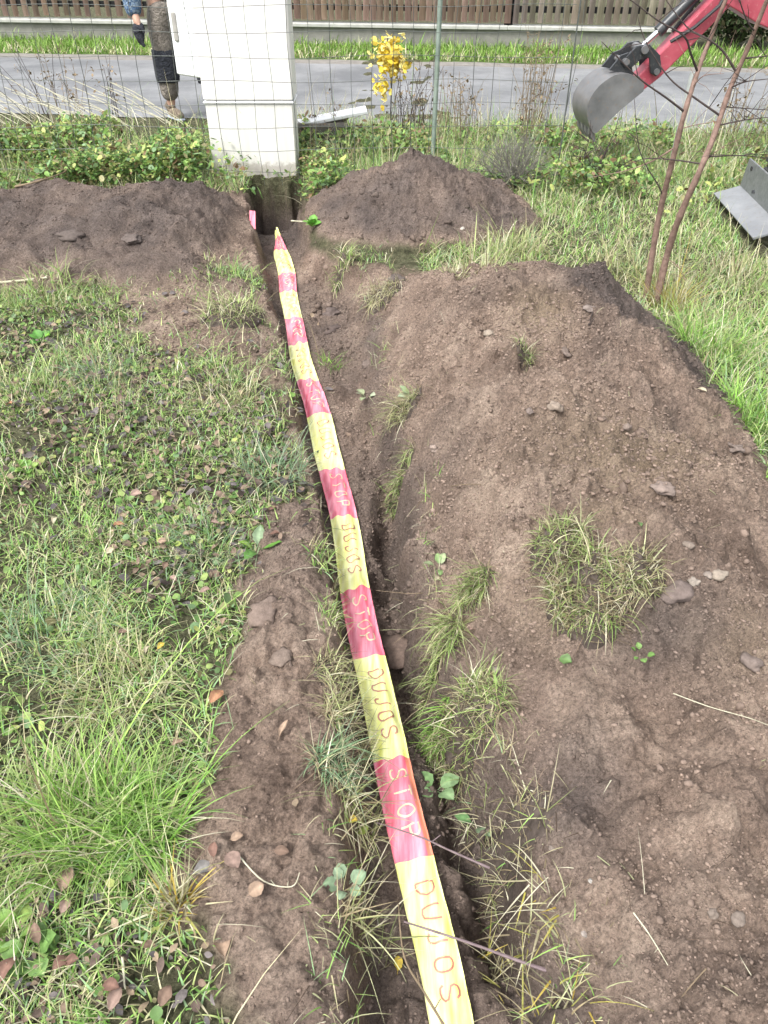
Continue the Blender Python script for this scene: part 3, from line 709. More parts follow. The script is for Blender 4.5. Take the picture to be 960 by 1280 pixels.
# ------------------------------------------------------------------ person at the cabinet
M_SKIN = simple("skin", (.42, .25, .18), (.50, .31, .23), 20, .5)
def cloth_mat(name, c1, c2, plaid=None):
    m, nt, bs = mat(name); v = objco(nt)
    c = ramp(nt, noise(nt, 14, 6, .7, v), [(.3, c1), (.7, c2)])
    if plaid:
        ck = nt.nodes.new("ShaderNodeTexChecker"); ck.inputs["Scale"].default_value = 34; nt.links.new(v, ck.inputs[0])
        c = mix(nt, ck.outputs["Fac"], c, plaid)
    nt.links.new(c, bs.inputs["Base Color"]); bs.inputs["Roughness"].default_value = .9
    bump(nt, noise(nt, 13, 5, .6, v, 2.2), 1.0, .06, bs); return m
M_TROU = cloth_mat("work_trousers", (.13, .115, .10), (.30, .265, .225)); M_PAD = cloth_mat("knee_patch", (.018, .021, .03), (.045, .05, .065))
M_JACK = cloth_mat("plaid_jacket", (.05, .10, .20), (.10, .18, .30), (.22, .30, .40)); M_BOOT = cloth_mat("boot_leather", (.16, .12, .085), (.28, .23, .17)); M_GLOVE = cloth_mat("dark_glove", (.015, .017, .025), (.04, .043, .055))
M_HAIR = cloth_mat("brown_hair", (.035, .024, .018), (.08, .055, .04)); M_SOLE = simple("boot_sole", (.25, .29, .34), (.40, .44, .50), 10, .7)
def skin(name, nodes, edges, m, parent, root=0, sub=2):
    """nodes: list of (x,y,z,rx[,ry])"""
    me = bpy.data.meshes.new(name); me.from_pydata([n[:3] for n in nodes], edges, []); me.update()
    o = link(name, me, parent); me.materials.append(m)
    sk = o.modifiers.new("skin", 'SKIN'); sk.use_smooth_shade = True
    for k, n in enumerate(nodes):
        d = me.skin_vertices[0].data[k]; d.radius = (n[3], n[4] if len(n) > 4 else n[3]); d.use_root = (k == root)
    s = o.modifiers.new("sub", 'SUBSURF'); s.levels = sub; s.render_levels = sub
    dg = bpy.context.evaluated_depsgraph_get(); me2 = bpy.data.meshes.new_from_object(o.evaluated_get(dg))
    o.modifiers.clear(); o.data = me2; bpy.data.meshes.remove(me); me2.name = name
    me2.polygons.foreach_set("use_smooth", [True] * len(me2.polygons))
    return o
pp = P(217, 149, .0)
FD = Vector((.62, -.78, 0)); RD = Vector((-.78, -.62, 0))
per = empty("person", (pp[0] - RD.x * .10, pp[1] - RD.y * .10, .008), "person in grey work trousers with black knee patches and blue plaid jacket, behind the cabinet", "person")
def B(f, r, z, rx, ry=None):
    p = FD * f + RD * r
    return (p.x, p.y, z, rx) if ry is None else (p.x, p.y, z, rx, ry)
# body: pelvis, spine, neck, head, arms, legs (one surface)
nb = [B(0, 0, .95, .14), B(.0, 0, 1.15, .13), B(.05, 0, 1.38, .14), B(.08, 0, 1.50, .058), B(.115, 0, 1.60, .075), B(.12, 0, 1.72, .088), B(.10, 0, 1.80, .045),
      B(.05, .18, 1.40, .055), B(-.02, .30, 1.14, .043), B(.05, .34, .90, .033), B(.08, .345, .82, .038),
      B(.05, -.18, 1.40, .055), B(.22, -.30, 1.20, .043), B(.45, -.26, 1.18, .033), B(.53, -.25, 1.18, .036),
      B(.0, .10, .86, .085), B(.03, .10, .49, .058), B(.0, .10, .09, .04), B(.0, -.10, .86, .085), B(.22, -.18, .50, .058), B(.30, -.24, .10, .04)]
eb = [(0, 1), (1, 2), (2, 3), (3, 4), (4, 5), (5, 6), (2, 7), (7, 8), (8, 9), (9, 10), (2, 11), (11, 12), (12, 13), (13, 14), (0, 15), (15, 16), (16, 17), (0, 18), (18, 19), (19, 20)]
# fingers of both hands
def fingers(wrist, d, side, idx):
    for q in range(4):
        lat = side * (.026 - .017 * q); L = (.075, .085, .08, .062)[q]
        p = Vector(wrist[:3]) + d * .035
        prev = idx
        for s_, cu in ((.45, .12), (1.0, .35)):
            r_ = p + d * L * s_ + FD * .02 * cu + RD.cross(Vector((0, 0, 1))) * lat
            nb.append((r_.x, r_.y, r_.z, .009)); eb.append((prev, len(nb) - 1)); prev = len(nb) - 1
    r_ = Vector(wrist[:3]) + d * .03 + FD * .045; nb.append((r_.x, r_.y, r_.z, .011)); eb.append((idx, len(nb) - 1))
fingers(nb[10], Vector((0, 0, -1)), 1, 10); fingers(nb[14], FD.copy(), 1, 14)
skin("body", nb, eb, M_SKIN, per)
nt_ = [B(0, 0, 1.0, .17), B(0, 0, .90, .175), B(.0, .10, .80, .128), B(.025, .10, .50, .104), B(.01, .10, .30, .098), B(.0, .10, .14, .088), B(.0, -.10, .80, .118), B(.21, -.18, .50, .092), B(.27, -.22, .30, .088), B(.30, -.24, .13, .084)]
skin("trousers", nt_, [(0, 1), (1, 2), (2, 3), (3, 4), (4, 5), (1, 6), (6, 7), (7, 8), (8, 9)], M_TROU, per, 1)
nj = [B(.0, 0, .97, .185), B(.0, 0, 1.15, .17), B(.05, 0, 1.36, .165), B(.07, 0, 1.46, .09), B(.05, .19, 1.39, .085), B(-.02, .32, 1.14, .092), B(.05, .345, .84, .080), B(.05, -.19, 1.39, .085), B(.22, -.31, 1.2, .07), B(.40, -.27, 1.18, .056)]
skin("jacket", nj, [(0, 1), (1, 2), (2, 3), (2, 4), (4, 5), (5, 6), (2, 7), (7, 8), (8, 9)], M_JACK, per, 1)
for r_, f_ in ((.10, 0), (-.235, .30)):
    kz = .43; f2 = f_ * .78 + .012
    skin("knee_patch", [B(f2, r_ * (1 if r_ > 0 else .83), .60, .132), B(f2, r_ * (1 if r_ > 0 else .86), .45, .128), B(f2 + (0 if r_ > 0 else .02), r_ * (1 if r_ > 0 else .9), .31, .122)], [(0, 1), (1, 2)], M_PAD, per, 1, 1)
    bo = skin("boot", [B(f_ - .05, r_, .05, .048), B(f_ - .01, r_, .15, .055), B(f_ + .07, r_, .055, .05), B(f_ + .15, r_, .045, .046), B(f_ + .20, r_, .04, .03)], [(0, 1), (0, 2), (2, 3), (3, 4)], M_BOOT, per, 0)
    skin("sole", [B(f_ - .08, r_, .012, .048, .014), B(f_ + .02, r_, .012, .042, .014), B(f_ + .13, r_, .012, .052, .014), B(f_ + .215, r_, .014, .034, .014)], [(0, 1), (1, 2), (2, 3)], M_SOLE, bo, 0)
gl = [B(.06, .345, .82, .05), B(.08, .345, .76, .058), B(.09, .345, .71, .05)]
for q in range(4):
    pass
nG = list(gl); eG = [(0, 1), (1, 2)]
for q in range(4):
    lat = .03 - .02 * q; nG += [B(.095 + lat, .345, .665, .015), B(.125 + lat * .9, .335, .63 + .006 * abs(q - 1), .012)]; eG += [(2, len(nG) - 2), (len(nG) - 2, len(nG) - 1)]
nG += [B(.14, .33, .775, .014), B(.165, .33, .735, .012)]; eG += [(1, len(nG) - 2), (len(nG) - 2, len(nG) - 1)]
skin("glove", nG, eG, M_GLOVE, per, 1, 1)
skin("hair", [B(.065, 0, 1.72, .092), B(.09, 0, 1.79, .088)], [(0, 1)], M_HAIR, per, 1)
for sx in (-.034, .034):
    p = FD * .205 + RD * sx; fm = MB()
    fm.tube([(p.x - FD.x * .008, p.y - FD.y * .008, 1.705), (p.x, p.y, 1.705)], [.012, .010], 8)
    fm.build("eye", M_DARK, per, True)
skin("face_features", [B(.20, 0, 1.70, .008), B(.222, 0, 1.665, .015), B(.205, 0, 1.655, .014)], [(0, 1), (1, 2)], M_SKIN, per, 0, 1)

# ------------------------------------------------------------------ mini excavator (arm, bucket, blade and track in view)
def paint(name, c1, c2, wear):
    m, nt, bs = mat(name); v = objco(nt)
    c = ramp(nt, noise(nt, 5, 5, .6, v), [(.3, c1), (.7, c2)])
    w = ramp(nt, noise(nt, 38, 6, .75, v), [(.56, 0.0), (.66, .85)])
    nt.links.new(mix(nt, w, c, wear), bs.inputs["Base Color"]); bs.inputs["Roughness"].default_value = .38
    bump(nt, noise(nt, 60, 4, .6, v), .1, .002, bs); return m
M_RED = paint("red_paint", (.31, .045, .070), (.45, .095, .125), (.45, .20, .20))
M_STEEL = paint("bucket_steel", (.075, .077, .08), (.18, .18, .182), (.17, .125, .095))
M_STEEL2 = paint("blade_steel", (.15, .16, .17), (.24, .25, .26), (.16, .14, .12))
M_BLK = paint("black_steel", (.016, .018, .021), (.04, .043, .047), (.09, .088, .085))
M_CHROME = simple("cylinder_rod", (.55, .55, .57), (.7, .7, .72), 6, .2, 1.0, 0)
M_GLASS = simple("dark_cab_glass", (.02, .03, .035), (.03, .045, .05), 3, .08, 0, 0)
PB = PD(790, 107, 6.2)
E = Vector((.992, .125, 0)).normalized(); NN = Vector((-E.y, E.x, 0))         # arm plane, sideways (away from viewer)
ex = empty("mini_excavator", (3.62, 5.35, 0), "red mini excavator reaching its arm and grey bucket over the weeds", "excavator")
def A(s, z, n=0.0): return Vector(PB) + E * s + NN * n + Vector((0, 0, z)) - Vector((3.62, 5.35, 0))
AM = Matrix(((E.x, 0, -NN.x, 0), (E.y, 0, -NN.y, 0), (0, 1, 0, 0), (0, 0, 0, 1))).copy()
AM.translation = A(0, 0)
# bucket: side plates + shell
W_ = .33
bp = []   # shell outline (a along arm, b up), from the pivot ear round the back to the teeth
_sq = lambda L_: [(a_ * .86, b_ * (.70 if b_ < 0 else .85)) for a_, b_ in L_]
prof = [(-.03, .085), (-.13, .115), (-.25, .105), (-.36, .03), (-.42, -.08), (-.425, -.20), (-.39, -.31), (-.345, -.385)]
prof = _sq(prof)
_pp = []
for i in range(len(prof) - 1):
    p0, p1, p2, p3 = [Vector(prof[max(0, min(len(prof) - 1, i + q))]) for q in (-1, 0, 1, 2)]
    for q in range(4):
        t = q / 4; _pp.append(tuple(.5 * ((2 * p1) + (p2 - p0) * t + (2 * p0 - 5 * p1 + 4 * p2 - p3) * t * t + (3 * p1 - p0 - 3 * p2 + p3) * t ** 3)))
prof = _pp + [prof[-1]]
side = [(.02, .03), (-.03, .085)] + prof[1:] + [(-.275, -.272), (-.13, -.13), (.02, -.01)]
bk = MB()
for h in (-W_ / 2, W_ / 2 - .014): bk.prism(side, AM, h, h + .014)
inner = [(p[0] + .014 * (1 if p[0] < -.2 else .3), p[1] - (.014 if p[1] > 0 else .004)) for p in prof]
n = len(prof); vv = []
for h in (-W_ / 2 + .012, W_ / 2 - .012):
    vv += [AM @ Vector((a, b_, h)) for a, b_ in prof] + [AM @ Vector((a, b_, h)) for a, b_ in inner]
fs = []
for i in range(n - 1):
    fs += [(i, i + 1, 2 * n + i + 1, 2 * n + i), (n + i + 1, n + i, 3 * n + i, 3 * n + i + 1)]
fs += [(n - 1, 2 * n - 1, 4 * n - 1, 3 * n - 1), (0, 2 * n, 3 * n, n)]
bk.add(vv, fs)
bucket = bk.build("bucket", M_STEEL, ex, True, 30)
for k in range(4):
    h = -W_ / 2 + .045 + k * .08; t = MB()
    t.prism([(-.325, -.225), (-.285, -.255), (-.26, -.33), (-.27, -.335), (-.315, -.28)], AM, h - .018, h + .018); t.build("tooth", M_STEEL, bucket)
for h in (-.085, .065):
    t = MB(); t.prism([(-.22, .112), (-.15, .20), (-.10, .215), (-.03, .06), (.035, .03), (.04, -.03), (-.02, -.03), (-.10, .09)], AM, h, h + .02); t.build("ear", M_BLK, bucket)
def pin(s, z, w=.13, r=.02, m=M_STEEL, parent=ex):
    b = MB(); b.tube([A(s, z, -w), A(s, z, w)], r, 14); return b.build("pin", m, parent, True)
pin(.0, .0); pin(-.12, .165)
# stick, boom: box beams tapering along the arm plane
def beam(name, top, bot, w, m):
    b = MB(); b.prism(list(top) + list(reversed(bot)), AM, -w / 2, w / 2); return b.build(name, m, ex, bevel=.008)
s1 = (.60, .62)
beam("stick", [(-.035, .03), (.02, .08), (.12, .185), (.45, .53), (.56, .66), (.64, .64)], [(-.02, -.03), (.05, -.035), (.17, .055), (.38, .27), (.56, .46), (.68, .55)], .12, M_RED)
beam("boom", [(.50, .62), (.56, .70), (.75, .68), (1.2, .50), (1.62, .22)], [(.50, .50), (.60, .46), (.80, .37), (1.12, .27), (1.52, .08)], .145, M_RED)
pin(.58, .58, .11, .03)
# bucket cylinder above the stick with its linkage
b = MB(); b.tube([A(.13, .335), A(.50, .70)], .036, 14); b.tube([A(.485, .685), A(.515, .715)], .042, 14); b.tube([A(.12, .325), A(.15, .355)], .041, 14); b.build("bucket_cylinder", M_BLK, ex, True)
b = MB(); b.tube([A(-.01, .215), A(.14, .345)], .02, 12); b.build("cylinder_rod", M_CHROME, ex, True)
for n_ in (-.085, .085):
    b = MB(); b.prism([(-.055, .255), (.015, .265), (.03, .21), (-.06, .13), (-.11, .12), (-.15, .16)], AM, n_ - .012, n_ + .012); b.build("link", M_BLK, ex, bevel=.004)
    b = MB(); b.prism([(-.03, .255), (.03, .265), (.12, .20), (.155, .10), (.12, .07), (.075, .09), (.05, .18), (-.02, .205)], AM, n_ * 1.12 - .012, n_ * 1.12 + .012); b.build("link", M_BLK, ex, bevel=.004)
pin(0, .235, .12, .026, M_STEEL); pin(.115, .10, .12, .02, M_STEEL)
b = MB(); b.tube([A(.20, .27, -.05), A(.34, .36, -.085), A(.48, .48, -.085), A(.58, .70, -.06)], .012, 8); b.tube([A(.24, .32, .04), A(.40, .52, .05), A(.56, .70, .04)], .012, 8); b.build("hose", M_DARK, ex, True)
b = MB(); b.tube([A(.95, .40), A(1.45, .05)], .04, 12); b.build("boom_cylinder", M_BLK, ex, True)
# swing post, house, cab, tracks
ft = A(1.60, .16); 
b = MB(); b.box((ft.x + .06, ft.y, .60), (.20, .24, .40), bev=.03); b.tube([(ft.x + .06, ft.y, .58), (.10, .62, .62)], [.10, .14], 10); b.build("swing_post", M_BLK, ex)
b = MB(); b.box((.28, .35, .72), (.95, .95, .44), Matrix.Rotation(.5, 3, 'Z'), bev=.09); b.build("house", M_RED, ex)
b = MB(); b.box((.34, .30, 1.52), (.78, .72, 1.15), Matrix.Rotation(.5, 3, 'Z'), bev=.08); b.build("cab", M_GLASS, ex)
b = MB(); b.box((.34, .30, 2.13), (.86, .80, .08), Matrix.Rotation(.5, 3, 'Z'), bev=.03); b.build("cab_roof", M_RED, ex)
b = MB(); b.box((.05, .0, .36), (.9, .5, .22), bev=.04); b.tube([(.15, .1, .44), (.15, .1, .54)], .28, 20); b.build("undercarriage", M_BLK, ex)
for yy in (-.37, .37):
    outl = []
    for (cx_, ph0) in ((.66, -90), (-.72, 90)):
        for k in range(9):
            t = math.radians(ph0 + k * 22.5); outl.append((cx_ + .17 * math.cos(t), .185 + .17 * math.sin(t)))
    TM = Matrix.Identity(4); TM = Matrix(((1, 0, 0, 0), (0, 0, 1, yy - .115), (0, 1, 0, 0), (0, 0, 0, 1)))
    b = MB(); b.prism(outl, TM, 0, .23)
    for i in range(len(outl)):
        p0_ = Vector(outl[i]); p1_ = Vector(outl[(i + 1) % len(outl)]); L = (p1_ - p0_).length; nseg = max(1, int(L / .075))
        d = (p1_ - p0_).normalized(); nn = Vector((d.y, -d.x))
        for q in range(nseg):
            c = p0_ + d * (L * (q + .5) / nseg) + nn * .010
            a_ = math.atan2(d.y, d.x); Rm = Matrix.Rotation(-a_, 3, 'Y')
            b.box((c.x, yy, c.y), (.035, .236, .032), Rm, bev=.006)
    tr = b.build("track", M_DARK, ex)
    for cx_ in (-.72, -.4, -.05, .3, .66):
        b = MB(); b.tube([(cx_, yy - .125, .185), (cx_, yy + .125, .185)], .12 if abs(cx_) > .5 else .06, 18); b.build("wheel", M_BLK, tr, True)
# dozer blade
bx0 = P(891, 243, .05); bx1 = P(940, 299, .05)
bl0 = Vector(bx0) - Vector((3.62, 5.35, 0)); bl1 = Vector(bx1) - Vector((3.62, 5.35, 0))
dv = (bl1 - bl0).normalized(); sv = Vector((-dv.y, dv.x, 0)); sv = sv if sv.x > 0 else -sv
def BM(a, z, s): q = bl0 + dv * (s * (bl1 - bl0).length); return (q.x + sv.x * a, q.y + sv.y * a, z)
def bladeplate(name, pr, m, par=None):
    b = MB(); n_ = len(pr)
    b.add([BM(a, z, 0) for a, z in pr] + [BM(a, z, 1) for a, z in pr], [tuple(range(n_)), tuple(range(2 * n_ - 1, n_ - 1, -1))] + [(i, n_ + i, n_ + (i + 1) % n_, (i + 1) % n_) for i in range(n_)])
    return b.build(name, m, par, bevel=.003)
blade = bladeplate("blade", [(0, .06), (.17, .115), (.18, .105), (.01, .045)], M_STEEL2, ex)
bladeplate("blade_flange", [(.166, .113), (.18, .29), (.193, .29), (.185, .105)], simple("shaded_flange_steel", (.12, .13, .135), (.22, .23, .235), 30, .45, .3, .3, .003), blade)  # darker copy of the blade steel, shade of the upright side painted in
for s_ in (.12, .86):
    b = MB(); q = BM(.176, .25, s_); b.tube([(q[0] - .006, q[1], q[2]), (q[0] + .001, q[1], q[2])], .014, 10); b.build("hole_disc", M_DARK, blade)  # solid black disc, painted as the dark inside of a hole
for s_ in (.3, .7):
    b = MB(); q = BM(.17, .13, s_); b.tube([q, (q[0] + .42, q[1], .28)], .03, 8); b.build("blade_arm", M_BLK, ex)

# ------------------------------------------------------------------ twin-stemmed sapling
M_BARK = simple("sapling_bark", (.11, .070, .056), (.27, .18, .145), 34, .75, 0, .7, .004, .3, 60)
SY = 3.72
base_s = hit(812, 385); SB = (base_s[0], SY, zat(base_s[0], SY))
sap = empty("sapling", SB, "bare young tree with two brown stems at the end of the big spoil heap", "tree")
def loc(p): return (p[0] - SB[0], p[1] - SB[1], p[2] - SB[2])
def smooth_path(pts, k=5):
    pts = [Vector(map(float, p)) for p in pts]; out = []
    for i in range(len(pts) - 1):
        p0, p1, p2, p3 = pts[max(i - 1, 0)], pts[i], pts[i + 1], pts[min(i + 2, len(pts) - 1)]
        for q in range(k):
            t = q / k
            out.append(.5 * ((2 * p1) + (p2 - p0) * t + (2 * p0 - 5 * p1 + 4 * p2 - p3) * t * t + (3 * p1 - p0 - 3 * p2 + p3) * t ** 3))
    return out + [pts[-1]]
STEMP = []
stems = [([(806, 388), (815, 320), (826, 260), (842, 195), (856, 140), (872, 90), (889, 45), (912, -12)], .0165), ([(818, 388), (833, 322), (850, 270), (874, 215), (893, 168), (913, 110), (934, 62), (965, -15)], .018)]
for k, (pxs, r0) in enumerate(stems):
    Y = SY + (-.01 if k else .05); pts = [loc(PD(a, b_, Y + .05 * math.sin(i * 1.3 + k) * (i > 0))) for i, (a, b_) in enumerate(pxs)]
    pts[0] = (pts[0][0], pts[0][1], pts[0][2] - .06)
    last = Vector(pts[-1]); d = (last - Vector(pts[-3])).normalized()
    pts += [tuple(last + d * .5 + Vector((.03, .05, 0))), tuple(last + d * 1.05 + Vector((-.02, .1, .05)))]
    sp = smooth_path(pts, 5); m_ = len(sp)
    b = MB(); b.tube(sp, [r0 * (1 - .72 * (i / m_)) * (1 + .10 * math.sin(i * 1.9 + k)) for i in range(m_)], 10)
    b.build("stem", M_BARK, sap, True, 80); STEMP.extend(sp)
BR = [[(861, 140), (835, 122), (804, 102), (780, 80), (752, 52)], [(897, 149), (866, 124), (842, 103), (823, 79), (804, 45), (797, 18)], [(928, 92), (907, 64), (885, 49), (859, 34), (834, 2), (820, -20)],
      [(881, 80), (868, 62), (855, 45), (823, 26), (791, 2), (770, -10)], [(921, 116), (937, 105), (968, 98)], [(911, 140), (922, 138), (968, 138)], [(889, 199), (930, 196), (970, 199)], [(937, 80), (968, 73)],
      [(947, 45), (937, 32), (926, 5), (922, -15)], [(870, 206), (836, 200), (802, 199), (770, 215)], [(826, 258), (822, 238), (800, 190), (793, 124)], [(905, 161), (935, 152), (968, 146)], [(845, 190), (815, 205), (780, 214), (735, 222)],
      [(850, 165), (870, 158), (905, 150)], [(876, 205), (900, 185), (935, 170)], [(866, 110), (880, 95), (905, 92)], [(833, 320), (850, 335), (858, 352)]]
for k, pxs in enumerate(BR):
    Y0 = SY; dY = random.uniform(-.18, .12)
    pts = [loc(PD(a, b_, Y0 + dY * i / len(pxs))) for i, (a, b_) in enumerate(pxs)]
    near = min(STEMP, key=lambda q: (q - Vector(pts[0])).length); sh = near - Vector(pts[0]); pts = [tuple(Vector(q) + sh * max(0, 1 - i / 2)) for i, q in enumerate(pts)]
    sp = smooth_path(pts, 4); m_ = len(sp); r0 = .0055 if k < 4 else (.0028 if k > 12 else .0042)
    b = MB(); b.tube(sp, [r0 * (1 - .8 * i / m_) for i in range(m_)], 6)
    for q in range(random.randint(2, 5)):
        i = random.randint(2, m_ - 2); p = sp[i]; d = Vector((random.uniform(-1, 1), random.uniform(-.6, .6), random.uniform(-.2, 1))).normalized() * random.uniform(.08, .28)
        b.tube([p, p + d * .5 + Vector((0, 0, .01)), p + d], [r0 * .4, r0 * .3, r0 * .16], 5)
    b.build("branch", M_BARK_D if k < 12 else M_BARK, sap, True, 80)

# ------------------------------------------------------------------ warning tape
def tape_mats():
    out = []
    for nm, c1, c2 in (("tape_yellow", (.80, .82, .19), (.90, .91, .52)), ("tape_red", (.74, .085, .15), (.86, .36, .44)), ("tape_print_red", (.46, .16, .12), (.58, .32, .22)), ("tape_print_yellow", (.78, .62, .36), (.8, .72, .5)), ("tape_underside", (.66, .20, .12), (.74, .28, .18))):
        m, nt, bs = mat(nm); v = objco(nt)
        mp = nt.nodes.new("ShaderNodeMapping"); mp.inputs["Scale"].default_value = (60, 5, 10); nt.links.new(v, mp.inputs[0])
        c = ramp(nt, noise(nt, 1, 5, .6, mp.outputs[0]), [(.3, c1), (.7, c2)])  # paler streaks put the film's gloss into the colour
        dirt = ramp(nt, noise(nt, 30, 6, .75, v), [(.65, 0.0), (.76, .6)])
        nt.links.new(mix(nt, dirt, c, (.16, .12, .09)), bs.inputs["Base Color"]); bs.inputs["Roughness"].default_value = .22; bs.inputs["Specular IOR Level"].default_value = .7
        bump(nt, noise(nt, 1, 3, .5, mp.outputs[0]), .35, .004, bs); out.append(m)
    return out
TM_ = tape_mats()
LETTERS = {  # strokes in a unit box, x along reading direction, y up
 'S': [[(.92, .82), (.75, .97), (.5, 1), (.25, .95), (.1, .78), (.15, .62), (.5, .5), (.85, .38), (.92, .2), (.75, .04), (.5, 0), (.22, .04), (.06, .2)]],
 'T': [[(0, 1), (1, 1)], [(.5, 1), (.5, 0)]], 'O': [[(.5 + .46 * math.cos(t), .5 + .5 * math.sin(t)) for t in np.linspace(0, 2 * math.pi, 17)]],
 'P': [[(.08, 0), (.08, 1), (.6, 1), (.88, .9), (.92, .74), (.86, .56), (.6, .47), (.08, .47)]], 'D': [[(.08, 0), (.08, 1), (.5, 1), (.82, .85), (.94, .5), (.82, .15), (.5, 0), (.08, 0)]],
 'U': [[(.06, 1), (.06, .35), (.2, .06), (.5, 0), (.8, .06), (.94, .35), (.94, 1)]], 'J': [[(.78, 1), (.78, .3), (.62, .05), (.35, 0), (.12, .12), (.06, .3)]]}
# centre line seen in the photo, a little above the trench floor
#TC (345, 288, -.20), (352, 320, -.21), (362, 370, -.19), (372, 420, -.18), (383, 470, -.18), (399, 530, -.18), (417, 600, -.18), (434, 670, -.18), (452, 760, -.185), (469, 850, -.19), (489, 950, -.19), (514, 1060, -.19), (540, 1180, -.19), (560, 1290, -.185), (578, 1400, -.18), (592, 1500, -.17)]
cl = smooth_path([P(*q) for q in TC][::1], 8); cl.reverse()     # from the near end to the far end
cl = np.array([tuple(p) for p in cl]); seg = np.linalg.norm(np.diff(cl, axis=0), axis=1); S_ = np.concatenate([[0], np.cumsum(seg)])
def at(s): return np.array([np.interp(s, S_, cl[:, k]) for k in range(3)])
def s_of(py):   # arc length where the tape passes a photo row
    best = min(np.linspace(0, S_[-1], 1200), key=lambda s: abs(row(at(s)) - py)); return float(best)
def row(p):
    v = p - np.array([0, 0, CAM_H]); fwd = v[1] * math.cos(PITCH) - v[2] * math.sin(PITCH); up = v[1] * math.sin(PITCH) + v[2] * math.cos(PITCH)
    return 640 - F * up / fwd
bands = [s_of(q) for q in (1300, 1075, 950, 822, 737, 648, 587, 520, 476, 431, 399, 365, 343, 313, 297)]
edges_s = sorted([0, S_[-1]] + bands); rows = []
for a_, b_ in zip(edges_s[:-1], edges_s[1:]):
    n_ = max(1, int(round((b_ - a_) / .02))); rows += list(a_ + (b_ - a_) * np.arange(n_) / n_)
rows.append(S_[-1]); rows = np.array(rows)
NA = 15; TW = .102
def tape_pt(s, u):
    """u across the tape, 0 (left) .. 1 (right): folded lengthwise, resting slightly arched"""
    p = at(s); t = at(min(s + .01, S_[-1])) - at(max(s - .01, 0)); t /= np.linalg.norm(t); lat = np.array([t[1], -t[0], 0]); lat /= np.linalg.norm(lat)
    end = sst(S_[-1] - .55, S_[-1], s); w = TW * (.86 + .16 * sst(.3, 1.6, s)) * (1 - .75 * end) * (1 + .05 * math.sin(3 * s))
    ridge = .72 + .04 * math.sin(2.2 * s) - .15 * sst(1.2, 2.4, s)
    h = .014 * (1 - abs((u - ridge) / (ridge if u < ridge else 1 - ridge))) + .0035 * math.sin(u * 15 + 2 * s + 1.5 * math.sin(1.7 * s)) * sst(.3, 1.5, s) + .004 * math.sin(7 * s + u * 3) + .003 * math.sin(23 * s + 5 * u)
    tw = .9 * sst(S_[-1] - .35, S_[-1], s) * (u - .5) * w * 1.4
    sway = .007 * math.sin(2.9 * s + .6) + .004 * math.sin(7.3 * s); cr = .0026 * math.sin(61 * s + 9 * u) * math.sin(5.1 * s) + .0024 * math.sin(97 * s - 14 * u)
    return p + lat * ((u - .5) * w + sway) + np.array([0, 0, h + tw + cr])
V = [tape_pt(s, k / (NA - 1)) for s in rows for k in range(NA)]
V2 = [p + np.array([0, 0, -.0016]) for p in V]; nV = len(V)
Fc, MI = [], []
bnd = np.array(sorted(bands))
for i in range(len(rows) - 1):
    k_ = int(np.searchsorted(bnd, (rows[i] + rows[i + 1]) / 2)); red = (k_ + 1) % 2
    for k in range(NA - 1):
        q = i * NA + k; Fc.append((q, q + 1, q + NA + 1, q + NA)); MI.append(4 if (red and k >= 12 and rows[i] < 1.2) else red)
        q += nV; Fc.append((q + NA, q + NA + 1, q + 1, q)); MI.append(red)
for i in range(len(rows) - 1):
    for k in (0, NA - 1):
        q = i * NA + k; Fc.append((q, q + NA, q + NA + nV, q + nV) if k else (q + nV, q + NA + nV, q + NA, q)); MI.append(0)
V += V2
def stroke(pts, s0, s1, u0, u1, mi, w):
    """letters run down towards the viewer: reading direction is -s, letter tops point right"""
    P3 = []
    q = []
    for (a, b_), (c, d) in zip(pts[:-1], pts[1:]):
        for t in (0, .34, .67): q.append((a + (c - a) * t, b_ + (d - b_) * t))
    q.append(pts[-1])
    for a, b_ in q: P3.append((s1 - a * (s1 - s0), u0 + b_ * (u1 - u0)))
    for i, (s, u) in enumerate(P3):
        j0, j1 = max(i - 1, 0), min(i + 1, len(P3) - 1); ds = P3[j1][0] - P3[j0][0]; du = (P3[j1][1] - P3[j0][1]) * TW; L = math.hypot(ds, du) or 1
        ns, nu = -du / L * w / 2, ds / L * w / 2 / TW
        for sg in (-1, 1):
            V.append(tape_pt(s + sg * ns, u + sg * nu) + np.array([0, 0, .0013]))
        if i: q_ = len(V) - 4; Fc.append((q_, q_ + 1, q_ + 3, q_ + 2)); MI.append(mi)
full = sorted(bands)
spans = [(a_, b_, 'DUJOS' if k % 2 == 0 else 'STOP') for k, (a_, b_) in enumerate(zip(full[:-1], full[1:]))]
for a_, b_, word in spans:
    if b_ - a_ < .15: continue
    L = b_ - a_; s_hi = b_ - L * (.13 if word == 'STOP' else .15); n_ = len(word); pit = L * .86 / (n_ + .2) * (.92 if word == 'STOP' else .88)
    for k, ch in enumerate(word):
        s1 = s_hi - k * pit; s0 = s1 - pit * .62
        if s0 < 0.02: continue
        for stx in LETTERS[ch]: stroke(stx, s0, s1, .36, .80, 3 if word == 'STOP' else 2, .0048)
me = bpy.data.meshes.new("warning_tape"); me.from_pydata([tuple(map(float, p)) for p in V], [], [tuple(map(int, f)) for f in Fc]); me.update()
for m in TM_: me.materials.append(m)
me.polygons.foreach_set("material_index", MI); me.polygons.foreach_set("use_smooth", [True] * len(Fc))
props(link("warning_tape", me), "long yellow and red plastic warning tape with lettering lying along the trench", "warning tape")
